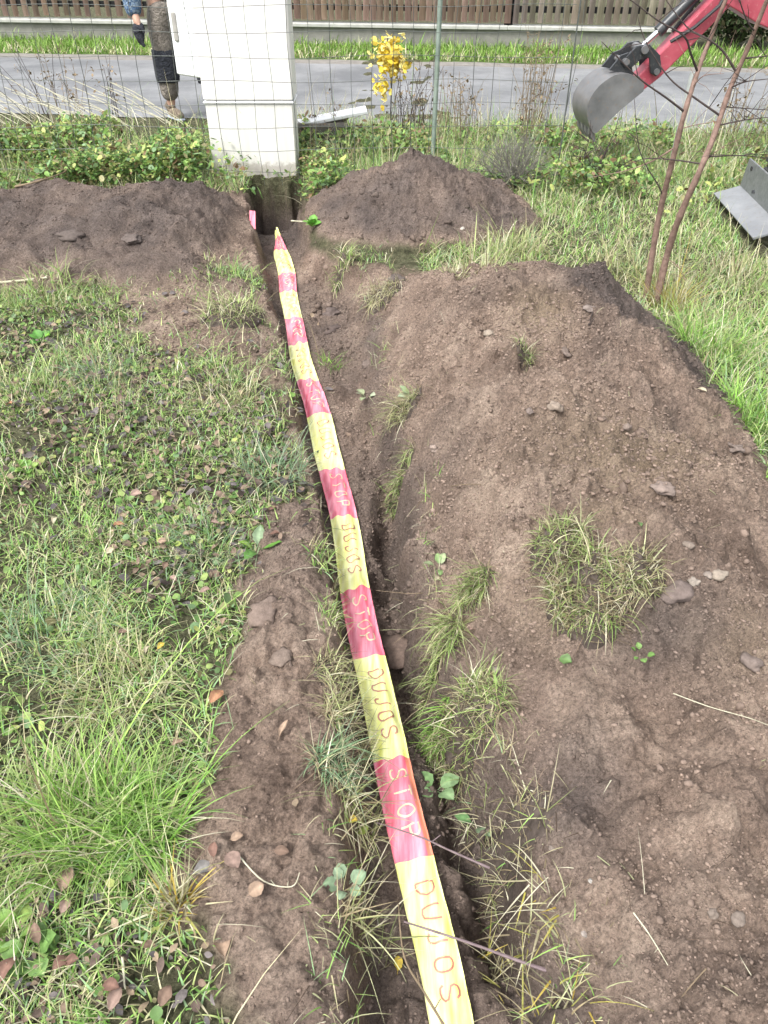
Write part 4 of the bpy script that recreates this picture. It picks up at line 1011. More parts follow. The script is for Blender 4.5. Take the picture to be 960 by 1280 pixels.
# red scrap end at the trench corner
e0 = hit(316, 284); b = MB()
b.add([(0, 0, -.01), (.035, .01, -.015), (.03, .09, .075), (-.005, .085, .08), (.0, .012, -.018), (.035, .022, -.023), (.033, .1, .067), (-.005, .095, .072)], [(0, 1, 2, 3), (7, 6, 5, 4), (0, 4, 5, 1), (1, 5, 6, 2), (2, 6, 7, 3), (3, 7, 4, 0)])
o = b.build("tape_scrap", TM_[1]); o.location = (e0[0] - .02, e0[1], e0[2]); props(o, "short red end of tape sticking out of the far trench corner", "tape scrap")
#---PART3---
# ------------------------------------------------------------------ single plants
def single_leaf(size, kind, col, n=9, cup=.3, curl=.5, seed=0):
    """one leaf with thickness-free blade, serrated outline, midrib fold"""
    r_ = random.Random(seed); t, w = leaf_shape(kind); ts = np.linspace(0, 1, n); ws = np.interp(ts, t, w)
    V, C, Fs = [], [], []
    x = z = 0; pa = r_.uniform(-.2, .3); rows_ = []
    for i, (tt, ww) in enumerate(zip(ts, ws)):
        if i: a_ = pa - curl * (tt - .4); x += math.cos(a_) / (n - 1); z += math.sin(a_) / (n - 1)
        e = 1 + r_.uniform(-.12, .12)
        side_c = cup * (1 + .5 * math.sin(tt * 6 + seed))
        for k in (-1, -.5, 0, .5, 1):
            V.append((x * size, k * ww * e * size, (z + abs(k) ** 1.5 * side_c * ww + r_.uniform(-.008, .008)) * size))
            q = 1.25 if k == 0 else r_.uniform(.85, 1.1); C.append([c * q for c in col])
    for i in range(n - 1):
        for k in range(4):
            a_ = i * 5 + k; Fs.append((a_, a_ + 5, a_ + 6, a_ + 1))
    # petiole
    o = len(V); V += [(0, -.012 * size, 0), (0, .012 * size, 0), (-.22 * size, .008 * size, -.02 * size), (-.22 * size, -.008 * size, -.02 * size)]; C += [list(col)] * 4
    Fs.append((o, o + 1, o + 2, o + 3))
    V = np.array(V); V2 = V + np.array([0, 0, -.0008]); m_ = len(V); Fs = np.array(Fs); F2 = Fs[:, ::-1] + m_
    return np.concatenate([V, V2]), np.concatenate([Fs, F2]), np.array(C + C)
BRN = {'tan': (.30, .215, .155), 'pink': (.27, .19, .155), 'brown': (.17, .115, .085), 'dark': (.06, .042, .04), 'orange': (.33, .175, .10), 'yellow': (.50, .38, .07), 'pale': (.42, .37, .26), 'green': (.12, .20, .07), 'grey': (.20, .19, .18), 'rust': (.18, .105, .08), 'lime': (.32, .40, .10)}
def leaf_obj(px, py, size, kind, colour, az, label, tilt=(0, 0), group="fallen leaves", name="fallen_leaf", cat="leaf", up=.010, curl=.5, cup=.3):
    p = hit(px, py); seed = int(px * 7 + py)
    size *= .68
    V, Fc, C = single_leaf(size, kind, BRN[colour], seed=seed, curl=curl, cup=cup)
    o = link(name, np_mesh(name, V, Fc, C, [M_DEAD if colour not in ('green', 'lime') else M_LEAF]))
    o.location = (p[0], p[1], p[2] + up); o.rotation_euler = (tilt[0], tilt[1], az); props(o, label, cat, group); return o
FL = [
 (282, 1200, .085, 'long2', 'tan', 1.9, "large tan leaf lying flat on the soil at the bottom, tip down"),
 (265, 890, .075, 'long2', 'orange', 1.1, "curled orange-brown leaf at the grass edge of the soil strip"),
 (252, 752, .05, 'oval', 'pink', .3, "pinkish round leaf on the grass beside the soil strip, paler than the others"),
 (223, 737, .042, 'oval', 'pink', 2.6, "pinkish leaf in the grass left of the pale round one"),
 (207, 722, .045, 'oval', 'brown', 1.2, "brown folded leaf upright in the grass above two pinkish ones"),
 (265, 665, .045, 'oval', 'pink', .1, "flat pink-brown leaf in grass level with the top of the soil strip"),
 (338, 672, .05, 'oval', 'rust', .2, "dark red-brown leaf on top of the soil strip beside the tape"),
 (337, 641, .04, 'oval', 'rust', .5, "small red-brown leaf at the top end of the soil strip"),
 (145, 670, .055, 'oval', 'orange', .2, "orange-tan leaf among dark rotting leaves in the lawn"),
 (165, 630, .075, 'long2', 'pink', -.2, "long greyish pink leaf among the dark leaves"),
 (70, 665, .07, 'long', 'pale', 1.5, "narrow straw-pale leaf standing in the left lawn"),
 (27, 647, .05, 'oval', 'tan', .8, "tan leaf near the left edge beside dark leaves"),
 (12, 516, .055, 'oval', 'orange', -.3, "orange leaf at the left edge in the upper lawn"),
 (62, 452, .05, 'oval', 'pink', .3, "pinkish leaf in the lawn below the bright green plant"),
 (124, 458, .035, 'oval', 'pink', 1.0, "small pink leaf in the upper lawn near the bare earth"),
 (200, 688, .04, 'round', 'tan', .2, "round tan leaf in the middle of the lawn"),
 (221, 693, .035, 'round', 'lime', .4, "small yellow-green round leaf next to a tan one"),
 (136, 703, .04, 'round', 'pale', .9, "small white-backed leaf in the middle of the lawn"),
 (280, 792, .045, 'oval', 'tan', 1.4, "tan leaf standing at the edge of the soil strip"),
 (185, 828, .04, 'oval', 'pale', 1.3, "pale dry leaf among straw in the lower lawn"),
 (200, 823, .04, 'oval', 'yellow', 1.1, "dull yellow leaf among straw in the lower lawn"),
 (151, 803, .045, 'oval', 'brown', .4, "brown leaf half sunk in the lower lawn"),
 (218, 942, .045, 'oval', 'tan', .2, "tan leaf under the edge of the big green grass tuft"),
 (285, 1072, .06, 'round', 'pink', -.8, "pinkish brown leaf on the soil with its point down, right of a folded one"),
 (268, 1075, .05, 'long2', 'rust', 1.9, "narrow folded red-brown leaf touching a pinkish leaf"),
 (289, 1053, .045, 'oval', 'tan', .4, "light brown leaf lying above a pinkish pointed leaf on the soil"),
 (242, 1095, .075, 'oval', 'grey', .2, "big grey-brown crumpled leaf at the soil edge"),
 (343, 1067, .05, 'oval', 'brown', .0, "curled brown leaf alone in the middle of the soil strip"),
 (312, 1122, .05, 'round', 'tan', .7, "tan leaf beside broken straws on the soil strip"),
 (350, 925, .065, 'long', 'tan', .9, "narrow dry curled leaf on the soil strip"),
 (83, 1125, .085, 'oval', 'tan', 1.5, "broad tan leaf in the lower left grass"),
 (82, 1152, .05, 'oval', 'pink', 1.3, "small pinkish leaf just below the broad tan leaf"),
 (72, 1222, .06, 'oval', 'rust', 1.0, "red-brown curled leaf near the bottom left"),
 (88, 1215, .04, 'round', 'rust', .3, "small red-brown leaf touching a curled one"),
 (8, 1237, .075, 'oval', 'rust', 1.4, "red-brown leaf cut by the left edge at the bottom"),
 (133, 1242, .06, 'oval', 'rust', .0, "dark red leaf lying flat near the bottom"),
 (180, 1193, .045, 'oval', 'brown', .2, "brown leaf under straw near the bottom"),
 (142, 1273, .06, 'oval', 'pink', 1.2, "pinkish leaf on the bottom edge"),
 (205, 1268, .06, 'oval', 'brown', 1.3, "brown leaf standing on the bottom edge"),
 (55, 1190, .06, 'oval', 'brown', 2.0, "brown leaf beside low green weeds at lower left"),
 (497, 1217, .05, 'oval', 'yellow', 1.7, "bright yellow leaf hanging left of the tape at the bottom"),
 (448, 1045, .04, 'round', 'lime', .5, "yellow-green leaf in the grass left of the tape"),
 (436, 1030, .032, 'round', 'yellow', .2, "small yellow leaf left of the tape, over a yellow-green one"),
 (586, 792, .04, 'round', 'pink', .1, "pink-brown round leaf on the turf at the right trench edge"),
 (870, 190 * 1 + 300, .06, 'long', 'pale', -.4, "pale leaf on the far edge of the big heap"),
 (698, 828, .05, 'round', 'green', -.3, "small green leaf with pale back below the turf clod on the heap"),
 (641, 1077 + 5, .03, 'round', 'lime', .3, "tiny yellow-green leaf at the right edge of the trench"),
 (800, 663, .035, 'oval', 'green', 1.6, "small upright green leaf alone on the big heap"),
 (544, 1200 - 470, .035, 'round', 'pale', .9, "pale leaf bits on the right trench edge"),
 (632, 470 + 168, .018, 'round', 'pale', .4, "tiny white leaf scrap on the bare heap"),
]
for px, py, sz, kd, cl_, az, lab in FL:
    leaf_obj(px, py, sz, 'oval' if kd == 'long2' else kd, cl_, az + random.uniform(-.2, .2), lab, (random.uniform(-.3, .3), random.uniform(-.35, .15)), up=.012 if bare(*[np.atleast_1d(q) for q in hit(px, py)[:2]])[0] > .5 else .035, curl=random.uniform(.3, 1.7), cup=random.uniform(.15, .75))

# big green leaves beside the tape, bright rosette in the lawn, low weeds
def leafy_plant(name, px, py, n, size, cols, label, cat, group=None, spread=.5, kind='oval', pit=.6, up=.01):
    p = hit(px, py); r = empty(name, p, label, cat, group)
    for k in range(n):
        az = 6.283 * k / n + random.uniform(-.4, .4) * spread * 2; V, Fc, C = single_leaf(size * random.uniform(.7, 1.15), kind, cols[k % len(cols)], seed=k + int(px), curl=random.uniform(.4, 1.2), cup=.2)
        o = link("leaf", np_mesh("leaf", V, Fc, C, [M_LEAF]), r); o.rotation_euler = (random.uniform(-.3, .3), -pit * random.uniform(.3, 1.2), az); o.location = (math.cos(az) * .015, math.sin(az) * .015, up)
    return r
G1 = [(.15, .27, .075), (.19, .32, .10), (.11, .20, .055)]
leafy_plant("dock_plant", 322, 690, 4, .06, [(.12, .26, .05), (.20, .28, .16), (.22, .36, .06), (.10, .22, .05)], "dock plant with long green leaves at the top of the soil strip", "plant", None, .6)
leafy_plant("rosette_weed", 52, 428, 7, .06, [(.22, .45, .06), (.12, .30, .06), (.10, .26, .05)], "bright green broad leaved weed standing out in the upper lawn", "plant", "broad leaved weeds", .5, 'round')
leafy_plant("rosette_weed", 40, 1195, 8, .055, G1, "low green weed among brown leaves at the lower left", "plant", "broad leaved weeds", .8, 'round')
leafy_plant("rosette_weed", 20, 1170, 6, .045, [(.20, .34, .08), (.26, .36, .10)], "yellow-green weed at the left edge above the bottom corner", "plant", "broad leaved weeds", .8, 'round')
leafy_plant("rosette_weed", 165, 1085, 7, .045, G1, "small green weed inside the lower edge of the big grass tuft", "plant", "broad leaved weeds", .8, 'round')
leafy_plant("rosette_weed", 432, 1110, 7, .035, [(.20, .28, .17), (.26, .34, .22)], "grey-green weed hanging over the left trench edge beside the tape", "plant", "broad leaved weeds", .8, 'round')
leafy_plant("rosette_weed", 545, 990, 6, .05, [(.18, .30, .12), (.24, .36, .18)], "pale green weed clinging to the right trench wall", "plant", "broad leaved weeds", .8, 'round')
leafy_plant("rosette_weed", 595, 1035, 4, .06, [(.16, .30, .12), (.26, .36, .22)], "weed with pointed grey-green leaves on the right trench rim", "plant", "broad leaved weeds", .8, 'oval')
leafy_plant("rosette_weed", 800, 822, 5, .018, G1, "tiny green seedling on the bare heap below the turf clod", "plant", "broad leaved weeds", .8, 'round')
leafy_plant("rosette_weed", 160, 632, 7, .032, G1, "green round leaved weed among dark leaves in mid lawn", "plant", "broad leaved weeds", .8, 'round')
leafy_plant("rosette_weed", 36, 590, 9, .034, [(.16, .30, .06), (.24, .36, .08)], "spreading round leaved weed left in mid lawn", "plant", "broad leaved weeds", .8, 'round')
leafy_plant("rosette_weed", 390, 292, 9, .06, [(.15, .36, .06), (.22, .42, .10)], "fresh green weed on the trench side of the conical heap", "plant", "broad leaved weeds", .8, 'round', .9, .05)
leafy_plant("rosette_weed", 515, 500, 5, .05, [(.30, .38, .22), (.36, .42, .28)], "wilted pale weed on the right trench rim", "plant", "broad leaved weeds", .8, 'oval')
leafy_plant("rosette_weed", 457, 498, 4, .06, [(.34, .38, .26), (.30, .34, .20)], "wilted weed with pale leaf undersides hanging into the trench", "plant", "broad leaved weeds", .8, 'oval')
leafy_plant("rosette_weed", 550, 712, 6, .04, [(.20, .30, .12), (.30, .36, .2)], "wilted weed above the long turf clod", "plant", "broad leaved weeds", .8, 'oval')

# ------------------------------------------------------------------ grass tufts and turf clods
TG = {'green': np.array([(.15, .34, .045), (.21, .42, .06), (.12, .27, .04), (.28, .46, .09)]), 'olive': np.array([(.18, .29, .07), (.25, .35, .10), (.13, .21, .05), (.31, .38, .14)]),
      'blue': np.array([(.14, .25, .13), (.20, .32, .20), (.12, .22, .10)]), 'straw': np.array([(.30, .34, .14), (.36, .36, .18), (.22, .27, .10)]), 'yellow': np.array([(.40, .36, .08), (.34, .34, .09), (.48, .36, .07)])}
def tuft(px, py, n, L, spread, dry, pal, label, w=.0032, lean=.55, curl=1.1, clod=0.0, az0=None, azs=6.283, group="tufts of grass", name="grass_tuft", cat="grass tuft", sy=1.0):
    p = hit(px, py); r = empty(name, p, label, cat, group)
    a_ = rng.uniform(0, 6.283, n); q = spread * np.sqrt(rng.random(n))
    xy = np.column_stack([p[0] + q * np.cos(a_), p[1] + q * np.sin(a_) * sy]); z = zat(xy[:, 0], xy[:, 1])
    zc = clod * np.sqrt(np.clip(1 - (q / (spread * 1.15)) ** 2, 0, 1))
    base = np.column_stack([xy[:, 0] - p[0], xy[:, 1] - p[1], z - p[2] + zc - .004])
    az = a_ + rng.normal(0, 1.6 if clod > 0 else 1.1, n) if az0 is None else az0 + rng.normal(0, azs, n)
    c = pick(n, dry, TG[pal]); Ls = L * (.66 if clod > 0 else .82) * rng.lognormal(0, .45, n); lean = lean * (1.6 if clod > 0 else 1.35)
    tip = c * .65 + STRAWS[rng.integers(0, 5, n)] * .35
    V, Fc, C = blades(base, az, Ls, w * rng.uniform(.6, 1.5, n), np.abs(rng.normal(0, lean, n)) + .1 * q / spread, np.abs(rng.normal(curl, .5, n)), c, 6, tip)
    bl = (V, Fc, C); roots = None
    if clod > 0:
        th = np.linspace(0, 2 * math.pi, 29)[:-1]; VV, CC, FF = [], [], []; nr = 8
        for i in range(nr + 1):
            f = i / nr
            for t in th:
                rad = spread * 1.12 * math.sin(f * math.pi / 2) * (1 + .25 * (vnoise(np.array(t * 2.1 + px), np.array(f * 3.), 5) - .5)); x, y = rad * math.cos(t), rad * math.sin(t) * sy
                gz = zat(p[0] + x, p[1] + y) - p[2]
                VV.append((x, y, gz + clod * math.cos(f * math.pi / 2) * (1 + .5 * (vnoise(np.array(x * 60), np.array(y * 60), 8) - .5)) - .012 * f)); CC.append(np.array([.085, .068, .058]) * random.uniform(.7, 1.3))
        for i in range(nr):
            for k in range(28): FF.append((i * 28 + k, i * 28 + (k + 1) % 28, (i + 1) * 28 + (k + 1) % 28, (i + 1) * 28 + k))
        link("root_ball", np_mesh("root_ball", np.array(VV), np.array(FF), np.array(CC), [M_CLOD]), r)
        m2 = max(30, n // 14); a2 = rng.uniform(0, 6.283, m2); q2 = spread * rng.uniform(.8, 1.1, m2)
        xy = np.column_stack([q2 * np.cos(a2), q2 * np.sin(a2) * sy]); z = zat(xy[:, 0] + p[0], xy[:, 1] + p[1]) - p[2]
        rc = np.array([.16, .115, .08]) * rng.uniform(.5, 1.8, (m2, 1))
        V, Fc, C = blades(np.column_stack([xy, z + .3 * clod]), a2 + rng.normal(0, .6, m2), .06 * rng.lognormal(0, .4, m2), np.full(m2, .0018), rng.normal(1.0, .3, m2), rng.normal(.9, .5, m2), rc, 4)
        roots = (V, Fc, C)
        m3_ = n // 2; a3 = rng.uniform(0, 6.283, m3_); q3 = spread * 1.1 * np.sqrt(rng.random(m3_)); xy = np.column_stack([q3 * np.cos(a3), q3 * np.sin(a3) * sy]); z = zat(xy[:, 0] + p[0], xy[:, 1] + p[1]) - p[2] + clod * np.sqrt(np.clip(1 - (q3 / (spread * 1.15)) ** 2, 0, 1))
        tc = np.array([(.14, .11, .07), (.26, .21, .13), (.09, .07, .05), (.36, .31, .2)])[rng.integers(0, 4, m3_)] * rng.uniform(.7, 1.2, (m3_, 1))
        th_ = blades(np.column_stack([xy, z + .004]), rng.uniform(0, 6.283, m3_), .05 * rng.lognormal(0, .4, m3_), np.full(m3_, .0024), rng.normal(1.35, .2, m3_), rng.normal(.3, .3, m3_), tc, 4); bl = join([bl, th_]); bl = (bl[0], bl[1], bl[2])
    parts_ = [bl] if isinstance(bl[1], np.ndarray) else [(bl[0], bl[1][0], bl[2])]
    V, Fs, C = join(parts_ + ([roots] if roots else [])); link("blades", np_mesh("blades", V, Fs, C, [M_GRASS]), r)
    return r
tuft(125, 1030, 1500, .125, .13, .12, 'green', "biggest and greenest grass tuft, long blades, at the lower left", .0034, .55, 1.0)
tuft(40, 1050, 420, .17, .12, .25, 'olive', "long bladed grass tuft at the left edge beside the biggest green one", .0034, .8, .8)
tuft(185, 1040, 520, .13, .07, .2, 'green', "bright grass tuft drooping onto the soil edge, right of the biggest tuft", .003, .5, 1.3)
tuft(222, 1135, 110, .09, .03, .7, 'yellow', "small yellow-brown dry tuft at the soil edge", .004, .5, .5)
tuft(150, 860, 420, .13, .13, .35, 'straw', "straw-green tuft in the lower lawn above the biggest tuft", .003, .6, 1.2)
tuft(70, 800, 380, .13, .14, .25, 'blue', "blue-green fine grass tuft at the left in the lower lawn", .0026, .55, 1.1)
tuft(255, 690, 380, .10, .12, .15, 'blue', "soft blue-green tuft beside the top of the soil strip", .0024, .6, 1.2)
tuft(340, 590, 420, .11, .12, .2, 'blue', "blue-green tuft on the left trench rim next to the tape", .0028, .6, 1.2)
tuft(280, 500, 360, .12, .15, .45, 'straw', "pale dry tuft in the upper lawn near the trench", .003, .7, 1.2)
tuft(130, 470, 320, .12, .13, .2, 'blue', "soft grey-green tuft in the upper lawn", .003, .6, 1.2)
tuft(290, 395, 380, .14, .14, .5, 'olive', "matted straw-green tuft overhanging the bare earth beside the far trench", .0036, .8, 1.0, .05)
tuft(30, 500, 300, .12, .16, .3, 'olive', "olive tuft at the left edge in the upper lawn", .0032, .6, 1.2)
tuft(60, 380, 380, .14, .2, .25, 'olive', "green tuft at the foot of the left spoil heap", .004, .6, 1.1)
tuft(880, 440, 500, .17, .15, .2, 'green', "green tuft at the right foot of the big heap", .004, .4, 1.0)
tuft(835, 385, 320, .20, .09, .45, 'yellow', "yellowed tall tuft right of the sapling stems", .0042, .35, .8)
tuft(945, 530, 620, .13, .12, .08, 'green', "vivid green tuft at the right edge beside the heap", .0038, .5, 1.1)
tuft(790, 340, 420, .18, .2, .5, 'straw', "pale tuft left of the sapling", .004, .6, 1.0)
tuft(920, 350, 460, .18, .22, .55, 'straw', "dry grey-green tuft in front of the dozer blade", .004, .7, 1.0)
tuft(640, 315, 420, .16, .18, .5, 'straw', "straw coloured tuft at the right foot of the conical heap", .0046, .8, .9)
tuft(590, 330, 300, .13, .16, .6, 'straw', "flattened dry tuft between the conical and the big heap", .0046, 1.0, .6)
tuft(430, 340, 220, .12, .07, .5, 'olive', "ragged tuft on the trench rim below the conical heap", .0044, .9, 1.2, .04)
T2 = dict(group="dug up turf clods", name="turf_clod", cat="turf clod")
tuft(735, 752, 950, .068, .10, .42, 'olive', "largest turf clod with long grass, sitting alone on the big heap", .0026, .8, 1.3, .055, **T2)
tuft(700, 690, 420, .08, .07, .35, 'olive', "turf clod joined to the upper edge of the largest clod", .0026, .8, 1.2, .04, **T2)
tuft(800, 720, 220, .08, .06, .45, 'straw', "thin turf clod at the right edge of the largest clod", .0026, .9, 1.2, .035, **T2)
tuft(555, 800, 520, .085, .05, .22, 'olive', "turf clod hanging down the right trench wall in mid length", .0024, .7, 1.2, .03, -2.2, .8, **T2)
tuft(590, 745, 380, .09, .045, .2, 'olive', "narrow green turf clod above the hanging one on the right trench rim", .0024, .6, 1.1, .03, -2.0, .9, **T2)
tuft(590, 905, 600, .085, .075, .3, 'olive', "wide turf clod with pale blades at the right trench rim", .0026, .7, 1.1, .035, **T2)
tuft(545, 935, 320, .10, .04, .25, 'green', "green turf drooping into the trench beside the red stop section", .0026, .6, 1.2, .02, -2.4, .7, **T2)
tuft(505, 520, 240, .10, .06, .4, 'straw', "small turf clod with hanging roots on the far right trench rim", .0026, .9, 1.2, .035, -2.5, .8, **T2)
tuft(500, 610, 260, .08, .05, .2, 'olive', "mossy turf on the right trench wall opposite the upper lawn", .0024, .7, 1.2, .025, -2.3, .7, **T2)
tuft(480, 375, 240, .12, .09, .7, 'straw', "rooty turf overhang at the far end of the big heap", .003, .9, 1.2, .05, -2.5, .8, **T2)
tuft(655, 448, 110, .06, .035, .5, 'olive', "small tuft stuck in the upper part of the big heap", .003, .8, 1.0, .02, **T2)
T3 = dict(group="grass along the left trench rim")
tuft(435, 900, 260, .10, .06, .4, 'straw', "dry tuft leaning on the tape at its left side, mid length", .0024, .8, 1.2, .02, 0.3, 1.4, **T3)
tuft(418, 845, 186, .09, .05, .5, 'straw', "pale tuft on the left trench rim above the dry leaning one", .0024, .9, 1.1, .02, 0.2, 1.4, **T3)
tuft(420, 960, 260, .11, .05, .2, 'blue', "green tuft on the left trench rim beside the red stop section", .0026, .7, 1.1, .02, -.2, 1.5, **T3)
tuft(440, 1010, 148, .11, .05, .5, 'straw', "dry mixed tuft left of the lowest red stop section", .0026, .8, 1.0, .0, -.2, 1.4, **T3)
tuft(455, 1170, 117, .12, .06, .5, 'straw', "sparse tuft at the left trench wall near the bottom", .0026, .9, .9, .0, -.4, 1.5, **T3)
tuft(415, 770, 105, .07, .04, .3, 'olive', "small olive tuft beside the tape on the left rim", .0024, .8, 1.1, .0, 0, 1.5, **T3)
tuft(405, 690, 93, .06, .035, .3, 'olive', "small tuft beside the tape just below the dock plant", .0024, .8, 1.1, .0, 0, 1.5, **T3)
tuft(410, 455, 74, .09, .06, .1, 'green', "little green tuft growing on the trench floor right of the tape", .003, .6, 1.0, 0, **T3)
T4 = dict(group="dry grass on the right trench rim near the camera")
tuft(640, 1060, 124, .10, .07, .75, 'straw', "dry straw tuft spreading over the right rim above the sticks", .0026, 1.0, .7, .02, **T4)
tuft(650, 1180, 136, .115, .08, .75, 'yellow', "yellow straw tuft over the right rim between the two sticks", .003, 1.0, .7, .0, -2.0, 1.4, **T4)
tuft(690, 1265, 93, .10, .07, .6, 'yellow', "yellow-green tuft at the bottom edge right of the trench", .003, .9, .8, .0, **T4)
tuft(610, 1000, 99, .09, .05, .7, 'straw', "thin straw tuft over the dark hollow in the trench", .0024, 1.0, .7, .0, **T4)

# ------------------------------------------------------------------ yellow sapling, dry stems, dead bush along the fence
p = P(487, 168, 0); ys = empty("yellow_sapling", (p[0], p[1], zat(p[0], p[1])), "thin young plant with bright yellow autumn leaves behind the wire mesh", "young tree")
def ylo(px, py, dy=0): q = PD(px, py, p[1] + dy); return Vector(q) - Vector((p[0], p[1], zat(p[0], p[1])))
b = MB(); b.tube(smooth_path([(0, 0, -.03), ylo(489, 120), ylo(488, 80), ylo(484, 45)], 4), [.008 - .0004 * i for i in range(13)], 6); b.build("stem", M_BARK_D, ys, True)
N = 420; cxy = rng.normal(0, 1, (N, 2)); pos = []
for k in range(N):
    q = random.random()
    if q < .72: a_, b_ = 487 + random.gauss(0, 9), 66 + max(-24, min(26, random.gauss(0, 12)))
    elif q < .9: a_, b_ = 497 + random.gauss(0, 6), 84 + random.gauss(0, 6)
    else: a_, b_ = 477 + random.gauss(0, 5), 108 + random.gauss(0, 9)
    pos.append(ylo(a_, b_, random.gauss(0, .07)))
YC = np.array([(.80, .62, .07), (.86, .72, .16), (.74, .54, .05), (.88, .78, .30)])
V, Fc, C = leaves(np.array([tuple(q) for q in pos]), rng.uniform(0, 6.28, N), rng.normal(-.4, .5, N), rng.normal(0, .5, N), .048 * ln(.3, N, 1.4), YC[rng.integers(0, 4, N)] * rng.uniform(.8, 1.15, (N, 1)), 'round')
link("foliage", np_mesh("foliage", V, Fc, C, [M_LEAF]), ys)
def dry_stems(name, px, py, n, h, spread, cols, label, cat, lean=.25, group=None, w=.003, seeds=True):
    q = hit(px, py); r = empty(name, q, label, cat, group); b = MB(); hd = []
    for k in range(n):
        a_ = random.random() * 6.28; d = spread * math.sqrt(random.random()); x, y = d * math.cos(a_), d * math.sin(a_); hh = h * random.uniform(.5, 1.1); lx, ly = random.gauss(0, lean) * hh, random.gauss(0, lean) * hh
        z0 = zat(q[0] + x, q[1] + y) - q[2]
        b.tube(smooth_path([(x, y, z0 - .02), (x + lx * .3, y + ly * .3, z0 + hh * .5), (x + lx, y + ly, z0 + hh)], 3), [w, w * .95, w * .9, w * .8, w * .7, w * .6, w * .35], 5)
        for j in range(random.randint(1, 4)):
            t = random.uniform(.4, .95); s0 = Vector((x + lx * t, y + ly * t, z0 + hh * t)); dd = Vector((random.uniform(-1, 1), random.uniform(-1, 1), random.uniform(-.1, .9))).normalized() * random.uniform(.04, .14)
            b.tube([s0, s0 + dd], [w * .5, w * .2], 4)
            hd.append(tuple(s0 + dd))
    b.build("stems", cols, r, True)
    if seeds:
        N = len(hd) * 3; base = np.repeat(np.array(hd), 3, 0) + rng.normal(0, .008, (N, 3))
        V, Fc, C = leaves(base, rng.uniform(0, 6.28, N), rng.normal(0, .6, N), rng.normal(0, .6, N), .022 * ln(.4, N), np.array([.25, .19, .12]) * rng.uniform(.4, 1.5, (N, 1)), 'oval'); link("dry_leaves", np_mesh("dry_leaves", V, Fc, C, [M_DEAD]), r)
    return r
M_STALK = simple("dry_stalk", (.12, .09, .06), (.26, .20, .13), 20, .8, 0, .3, .002, .2); M_STALK_D = simple("dark_stalk", (.04, .03, .028), (.09, .07, .06), 20, .8, 0, .3, .002, .2); M_STALK_P = simple("pale_stalk", (.36, .34, .24), (.52, .50, .38), 20, .8, 0, .3, .002, .2)
DS = "dry weed stems along the fence"
dry_stems("dry_stems", 515, 180, 30, .62, .22, M_STALK_D, "dark dry weed stems around the fence post beside the yellow sapling", "dry weeds", .15, DS)
dry_stems("dry_stems", 575, 185, 26, .55, .22, M_STALK, "brown dry weed stems behind the conical heap right of the fence post", "dry weeds", .18, DS)
dry_stems("dry_stems", 660, 190, 34, .85, .14, M_STALK, "tall beige dry grass stems left of the digger bucket", "dry weeds", .12, DS)
dry_stems("dry_stems", 110, 165, 12, .75, .25, M_STALK, "tall brown stems in the weeds at the far left", "dry weeds", .2, DS)
dry_stems("dry_stems", 60, 172, 9, .8, .15, M_STALK_D, "dark thin stems left of the tall brown ones", "dry weeds", .2, DS)
dry_stems("dry_stems", 148, 172, 6, .62, .05, M_STALK_D, "dark stem bundle between the tall brown stems and the person", "dry weeds", .12, DS)
dry_stems("dry_stems", 930, 195, 22, .6, .25, M_STALK, "dry brown stems at the right behind the sapling", "dry weeds", .2, DS)
dry_stems("dry_stems", 420, 190, 16, .35, .18, M_STALK, "short dry stems below the loose white panel", "dry weeds", .3, DS)
# pale mown stalks leaning on the left weeds
q = hit(110, 185); r = empty("mown_stalks", q, "pile of long pale stalks leaning over the weeds at the far left", "stalks"); b = MB()
for k in range(46):
    x = random.uniform(-.75, .95); y = random.uniform(-.1, .35); L = random.uniform(.3, .75); s = Vector((x, y, random.uniform(.10, .24))); d = Vector((-.85, .25, random.uniform(.22, .5))).normalized()
    b.tube(smooth_path([s - d * .05, s + d * L * .5 + Vector((0, 0, .03)), s + d * L], 3), [.003] * 6 + [.0015], 4)
b.build("stalks", M_STALK_P, r, True)
# dead twiggy bush, dark little shrub
def twig_bush(px, py, rad, n, m, label, r0=.0035):
    q = hit(px, py); r = empty("dead_bush", q, label, "bush", "leafless bushes by the fence"); b = MB()
    for k in range(n):
        a_ = random.random() * 6.28; e = random.uniform(.25, 1.45); d = Vector((math.cos(a_) * math.cos(e), math.sin(a_) * math.cos(e), math.sin(e)))
        L = rad * random.uniform(.7, 1.2); p1 = d * L * .5 + Vector((random.gauss(0, .03), random.gauss(0, .03), .02)); p2 = d * L
        b.tube([(0, 0, -.02), p1, p2], [r0, r0 * .7, r0 * .3], 4)
        for j in range(4):
            s0 = p1.lerp(p2, random.random()); dd = (d + Vector((random.gauss(0, .7), random.gauss(0, .7), random.gauss(0, .5)))).normalized() * rad * .35; b.tube([s0, s0 + dd], [r0 * .5, r0 * .2], 4)
    b.build("twigs", m, r, True)
twig_bush(640, 235, .34, 130, simple("grey_twigs", (.11, .105, .09), (.22, .21, .18), 20, .85, 0, .3, .002, .2), "round grey leafless bush behind the conical heap's right foot", .0032)
twig_bush(735, 238, .38, 9, M_BARK_D, "small dark leafless shrub left of the sapling", .006)

